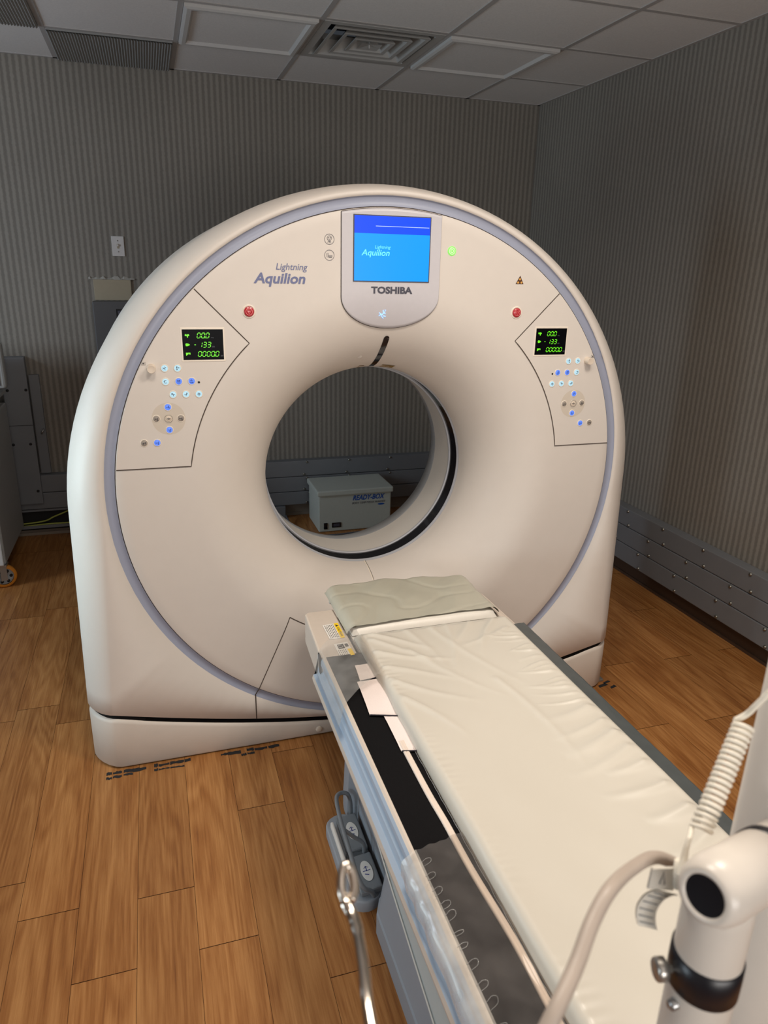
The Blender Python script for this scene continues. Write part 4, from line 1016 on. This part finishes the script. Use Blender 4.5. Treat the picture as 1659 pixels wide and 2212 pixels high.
MB().tube(smooth_pts([tuple(hel[-1]), (-.362, -1.903, 1.270), (-.366, -1.906, 1.268), (-.371, -1.910, 1.259), (-.378, -1.917, 1.247)], 8), [.0019]*17+[.0019+.0016*k/15 for k in range(16)], 8).build('lower_lead', 'coil', CC)
# clip pieces, flat faces towards the room centre
c0 = Vector((-.3855, -1.9077, 1.240)); rx = Vector((.954, -.30, 0)).normalized(); fz = Vector((.28, .90, -.33)).normalized(); uz = rx.cross(fz)*1.0
if uz.z < 0: uz = -uz
def cl(a, b, c=0): return c0+rx*a+uz*b-fz*c
mb = MB(); Pq = [(-.0085, .0065), (.0105, .0075), (.0085, -.0105), (-.012, -.0095)]
mb.prism([cl(a, b) for a, b in Pq], fz*.003, 0, .0008); mb.build('flag', 'clip', CC)
mb = MB(); stroke(mb, [(-.003, -.005), (.001, -.0055), (.0005, .0045)], .0009, lambda a, b: cl(a, b, .0006), 0, True); mb.build('flag_mark', 'ink', CC)
mb = MB().tube([cl(.012, .014), cl(.013, .004), cl(.0125, -.008)], [.003, .0052, .0048], 10); mb.build('clip_body', 'coil', CC)
arc = [(-.003, -.0105), (-.008, -.0108), (-.0145, -.0145), (-.0195, -.022), (-.0205, -.030), (-.0190, -.0375)]
ar = smooth_pts([(a, b, 0) for a, b in arc], 6); mb = MB(); vs = []
for p in ar:
    for off, dep in ((0, 0.0), (.0165, .008)):
        vs.append(cl(p.x+off*1.0, p.y-off*.32, -dep*.4))
mb.add(vs, [(2*i, 2*i+1, 2*i+3, 2*i+2) for i in range(len(ar)-1)], 0, True)
vs2 = [Vector(v)+fz*.0018 for v in vs]; mb.add(vs2, [(2*i, 2*i+2, 2*i+3, 2*i+1) for i in range(len(ar)-1)], 0, True)
nn = len(ar)
mb.add([vs[2*i+1] for i in range(nn)]+[vs2[2*i+1] for i in range(nn)], [(i, i+1, nn+i+1, nn+i) for i in range(nn-1)], 1)
for i in range(7, nn-3, 4):
    p, q = Vector(vs[2*i]), Vector(vs[2*i+1]); mb.tube([p.lerp(q, .12)-fz*.0005, p.lerp(q, .85)-fz*.0005], .00045, 5, 1)
mb.build('finger_grip', ['clip', 'pedal_grey'], CC, fix=False)

# ------------------------------------------------------------------ drip stand: only its chrome hook reaches into view
IV = thing('drip_stand', (-.66, -2.14, 0), 'chrome drip stand hook with a bent loop end, out of focus in the foreground', 'drip stand')
MB().lathe([(0, .05), (.0125, .05), (.0125, .95), (.0095, .951), (.0095, 1.296), (.006, 1.302), (0, 1.302)], (-.66, -2.14, 0), 'z', 20).build('pole', 'chrome', IV)
for k in range(5):
    a = 2*pi*k/5+.3; d = Vector((math.cos(a), math.sin(a), 0)); c_ = Vector((-.66, -2.14, .07))
    MB().tube([c_, c_+d*.15-Vector((0, 0, .012)), c_+d*.22-Vector((0, 0, .03))], .011, 10).lathe([(0, -.01), (.022, -.01), (.022, .01), (0, .01)], c_+d*.22-Vector((0, 0, .048)), (-d.y, d.x, 0), 16).build('leg', 'chrome', IV)
hk = [(-.66, -2.14, 1.290), (-.655, -2.06, 1.300), (-.652, -2.0, 1.310), (-.646, -1.964, 1.308), (-.642, -1.934, 1.303), (-.6435, -1.922, 1.304), (-.6455, -1.914, 1.309), (-.6435, -1.906, 1.316), (-.6395, -1.902, 1.318), (-.6365, -1.905, 1.314), (-.637, -1.913, 1.309), (-.6405, -1.919, 1.306)]
rr = [.0034]*41+[.0038]*24+[.0030]*24
P_ = smooth_pts(hk, 8); MB().tube(P_, [.0034 if i < 30 else (.0040 if i < 44 else .0029) for i in range(len(P_))], 12).build('hook', 'chrome', IV)

# ------------------------------------------------------------------ behind and beside the scanner
WB = thing('media_warmer', (.485, 2.3, 0), 'white media warmer box with sloping lid on the floor, seen through the bore', 'warmer box')
MB().box((.235, 2.15, .003), (.735, 2.47, .26), 0, .006).build('body', 'warmer', WB)
MB().box((.222, 2.135, .255), (.747, 2.475, .292), 0, .008).build('lid', 'warmer', WB)
mb = MB(); text_fit(mb, 'READY-BOX', (.466, 2.1488, .210), (1, 0, 0), (0, 0, 1), .225, .036, 0, .28, .03); text_fit(mb, 'BODY TEMP MEDIA WARMER', (.462, 2.1488, .183), (1, 0, 0), (0, 0, 1), .232, .015, 1, .25)
mb.add([(.665+.024*math.cos(a), 2.1488, .172+.0065*math.sin(a)) for a in [2*pi*k/20 for k in range(20)]], [tuple(range(20))], 0)
mb.build('lettering', ['blue_print', 'print_dark'], WB, fix=False)
MB().box((.267, 2.144, .022), (.292, 2.151, .066), 0, .003).build('switch', 'gloss_black', WB)
mb = MB().box((.322, 2.145, .030), (.386, 2.151, .064), 0, .003).box((.333, 2.1438, .037), (.375, 2.1455, .057), 1); mb.build('readout', ['gloss_black', 'print_dark'], WB)
tag(MB().tube(smooth_pts([(.06, 2.42, .045), (.08, 2.25, .007), (.13, 2.10, .007), (.30, 2.07, .007), (.55, 2.09, .007), (.76, 2.10, .007), (.88, 2.2, .007)]), .006, 8).build('floor_cable', 'wireg'), 'grey cable looping on the floor around the white media warmer box', 'cable')

CT = thing('equipment_cart', (-1.9, 2.05, 0), 'tall grey equipment cart on orange-tyred castors at the left edge', 'cart')
MB().box((-2.25, 1.73, .135), (-1.572, 2.36, .90), 0, .012, 3).build('cabinet', 'cart', CT)
MB().box((-2.25, 1.712, .135), (-1.58, 1.732, .90), 0, .006).build('front_panel', 'cart_lit', CT)
MB().box((-2.25, 1.75, .90), (-1.60, 2.34, .955)).build('recess', 'dark', CT)
MB().box((-2.26, 1.72, .955), (-1.565, 2.37, .975), 0, .005).build('worktop', 'cart', CT)
def caster(x, y):
    o = MB().box((x-.03, y-.03, .126), (x+.03, y+.03, .136)).box((x+.0-.014, y-.026, .045), (x+.018, y-.022, .13), 0, 0, 2, Matrix.Rotation(.36, 3, 'Z'), (x, y, .1)).box((x-.014, y+.036, .045), (x+.018, y+.040, .13), 0, 0, 2, Matrix.Rotation(.36, 3, 'Z'), (x, y, .1)).build('castor', 'steel', CT)
    c_ = (x+.004, y+.006, .063); mb = MB()
    wa = Vector((.35, -.94, 0)); wb = Vector((.94, .35, 0))
    mb.lathe([(.046, -.018), (.058, -.018), (.063, -.012), (.063, .012), (.058, .018), (.046, .018)], c_, wa, 32, 0)
    mb.lathe([(.046, -.010), (.014, -.014), (.014, .014), (.046, .010)], c_, wa, 32, 1)
    for k in range(6):
        a = 2*pi*k/6; e = Vector(c_)+wb*.032*math.cos(a)+Vector((0, 0, .032*math.sin(a)))
        mb.lathe([(.009, .0), (.009, .0145), (0, .0145)], e, wa, 8, 2); mb.lathe([(.009, 0), (.009, -.0145), (0, -.0145)], e, wa, 8, 2)
    mb.lathe([(0, .03), (.009, .03), (.009, .014)], c_, wa, 10, 3)
    mb.build('wheel', ['tyre', 'hub', 'dark', 'steel'], o, fix=False)
for x, y in ((-1.600, 1.745), (-2.2, 1.745), (-1.78, 2.29), (-2.2, 2.29)): caster(x, y)
MO = thing('equipment_monitor', (-1.75, 2.2, .975), 'grey framed monitor standing on the equipment cart at the left edge', 'monitor')
MB().box((-2.0, 2.20, 1.0), (-1.528, 2.27, 1.255), 0, .025, 4).build('case', 'cart', MO)
MB().box((-1.975, 2.194, 1.02), (-1.555, 2.203, 1.225), 0, .012, 3).build('screen', 'wireg', MO)
MB().box((-1.90, 2.18, .975), (-1.62, 2.30, 1.005), 0, .01).build('stand', 'cart', MO)

# worn black tape left on the floor along the scanner's base
random.seed(21)
mb = MB(); x = -1.0
while x < -.36:
    w_ = random.uniform(.012, .05)
    for dy, hh in ((-.012, .016), (-.034, .010)):
        if random.random() < (.85 if dy > -.02 else .5*(1-(x+1)/.7)):
            y0 = dy+random.uniform(-.003, .003); h = hh*random.uniform(.6, 1.2)
            n_ = 5; up = [(x+w_*k/n_, y0+h/2+random.uniform(-.003, .003)) for k in range(n_+1)]; dn = [(x+w_*k/n_, y0-h/2+random.uniform(-.003, .003)) for k in range(n_+1)]
            mb.add([(a, b, .0008) for a, b in up]+[(a, b, .0008) for a, b in dn], [(k, k+1, n_+2+k, n_+1+k) for k in range(n_)])
    x += w_*random.uniform(.9, 1.2)
tag(mb.build('floor_tape', 'tape_black'), 'torn black tape residue on the floor along the scanner\'s front left base', 'tape')
mb = MB()
for x, y, a, b in ((.985, .0, .05, .016), (1.03, -.02, .035, .014), (1.02, .02, .04, .012)):
    mb.add([(x, y, .0008), (x+a, y+.01, .0008), (x+a-.006, y+.01+b, .0008), (x+.004, y+b, .0008)], [(0, 1, 2, 3)])
tag(mb.build('floor_tape', 'tape_black'), 'small scraps of black tape on the floor at the scanner\'s right corner', 'tape')

# ------------------------------------------------------------------ light
def area(name, loc, size, power, col, target=None, spread=180, sy=None):
    d = bpy.data.lights.new(name, 'AREA'); d.energy = power; d.color = col; d.shape = 'RECTANGLE'; d.size = size; d.size_y = sy or size; d.spread = math.radians(spread)
    o = bpy.data.objects.new(name, d); COL.objects.link(o); o.location = loc
    v = Vector(target)-Vector(loc) if target else Vector((0, 0, -1))
    o.rotation_euler = v.to_track_quat('-Z', 'Y').to_euler(); return o
WARM = (1.0, .91, .80)
area('downlight_right', (.41, -1.20, HC-.03), .5, 22.5, WARM, spread=155)
area('downlight_left', (-.62, -1.25, HC-.03), .45, 12.5, WARM, spread=155)
area('front_fill', (-.2, -4.15, 1.6), 1.6, 48, (1.0, .96, .92), (.3, -1.0, 3.6), 150, 1.2)  # added fill for ceiling and scanner front; no doorway is built
area('left_cool_light', (-2.45, .12, 1.0), .45, 6, (.70, .92, 1.0), (-1.04, .22, 1.0), 95, .7)  # stands in for an unseen cool source on the left; no window built
area('rear_cool_fill', (-3.1, 1.0, 1.75), .5, 18, (.72, .86, 1.0), (.3, 2.4, 1.2), 150, .8)  # added cool fill for the back wall; no corridor opens here
area('side_fill', (-3.1, -1.75, .95), .5, 5.5, (.76, .90, 1.0), (-.36, -1.25, .5), 90, .6)  # added cool fill for the table's left rail and skirt
wd = bpy.data.worlds.new('world'); SC.world = wd; wd.use_nodes = True
bg = wd.node_tree.nodes['Background']; bg.inputs[0].default_value = (.6, .68, .8, 1); bg.inputs[1].default_value = .05

# ------------------------------------------------------------------ camera (solved from the photograph)
cam = bpy.data.cameras.new('camera'); co = bpy.data.objects.new('camera', cam); COL.objects.link(co); SC.camera = co
yaw, pitch, roll = .3121, -.3278, .0229
fw = Vector((math.sin(yaw)*math.cos(pitch), math.cos(yaw)*math.cos(pitch), math.sin(pitch)))
r_ = Vector((math.cos(yaw), -math.sin(yaw), 0)); u_ = r_.cross(fw)
rt = r_*math.cos(roll)+u_*math.sin(roll); up = -r_*math.sin(roll)+u_*math.cos(roll)
co.matrix_world = Matrix(((rt.x, up.x, -fw.x, -.7336), (rt.y, up.y, -fw.y, -2.2564), (rt.z, up.z, -fw.z, 1.6849), (0, 0, 0, 1)))
cam.sensor_fit = 'VERTICAL'; cam.sensor_height = 24; cam.lens = 1546.77*24/2212; cam.clip_start = .02
cam.dof.use_dof = True; cam.dof.focus_distance = 2.55; cam.dof.aperture_fstop = 5.0
SC.view_settings.view_transform = 'Standard'; SC.view_settings.look = 'None'; SC.view_settings.exposure = 0.0
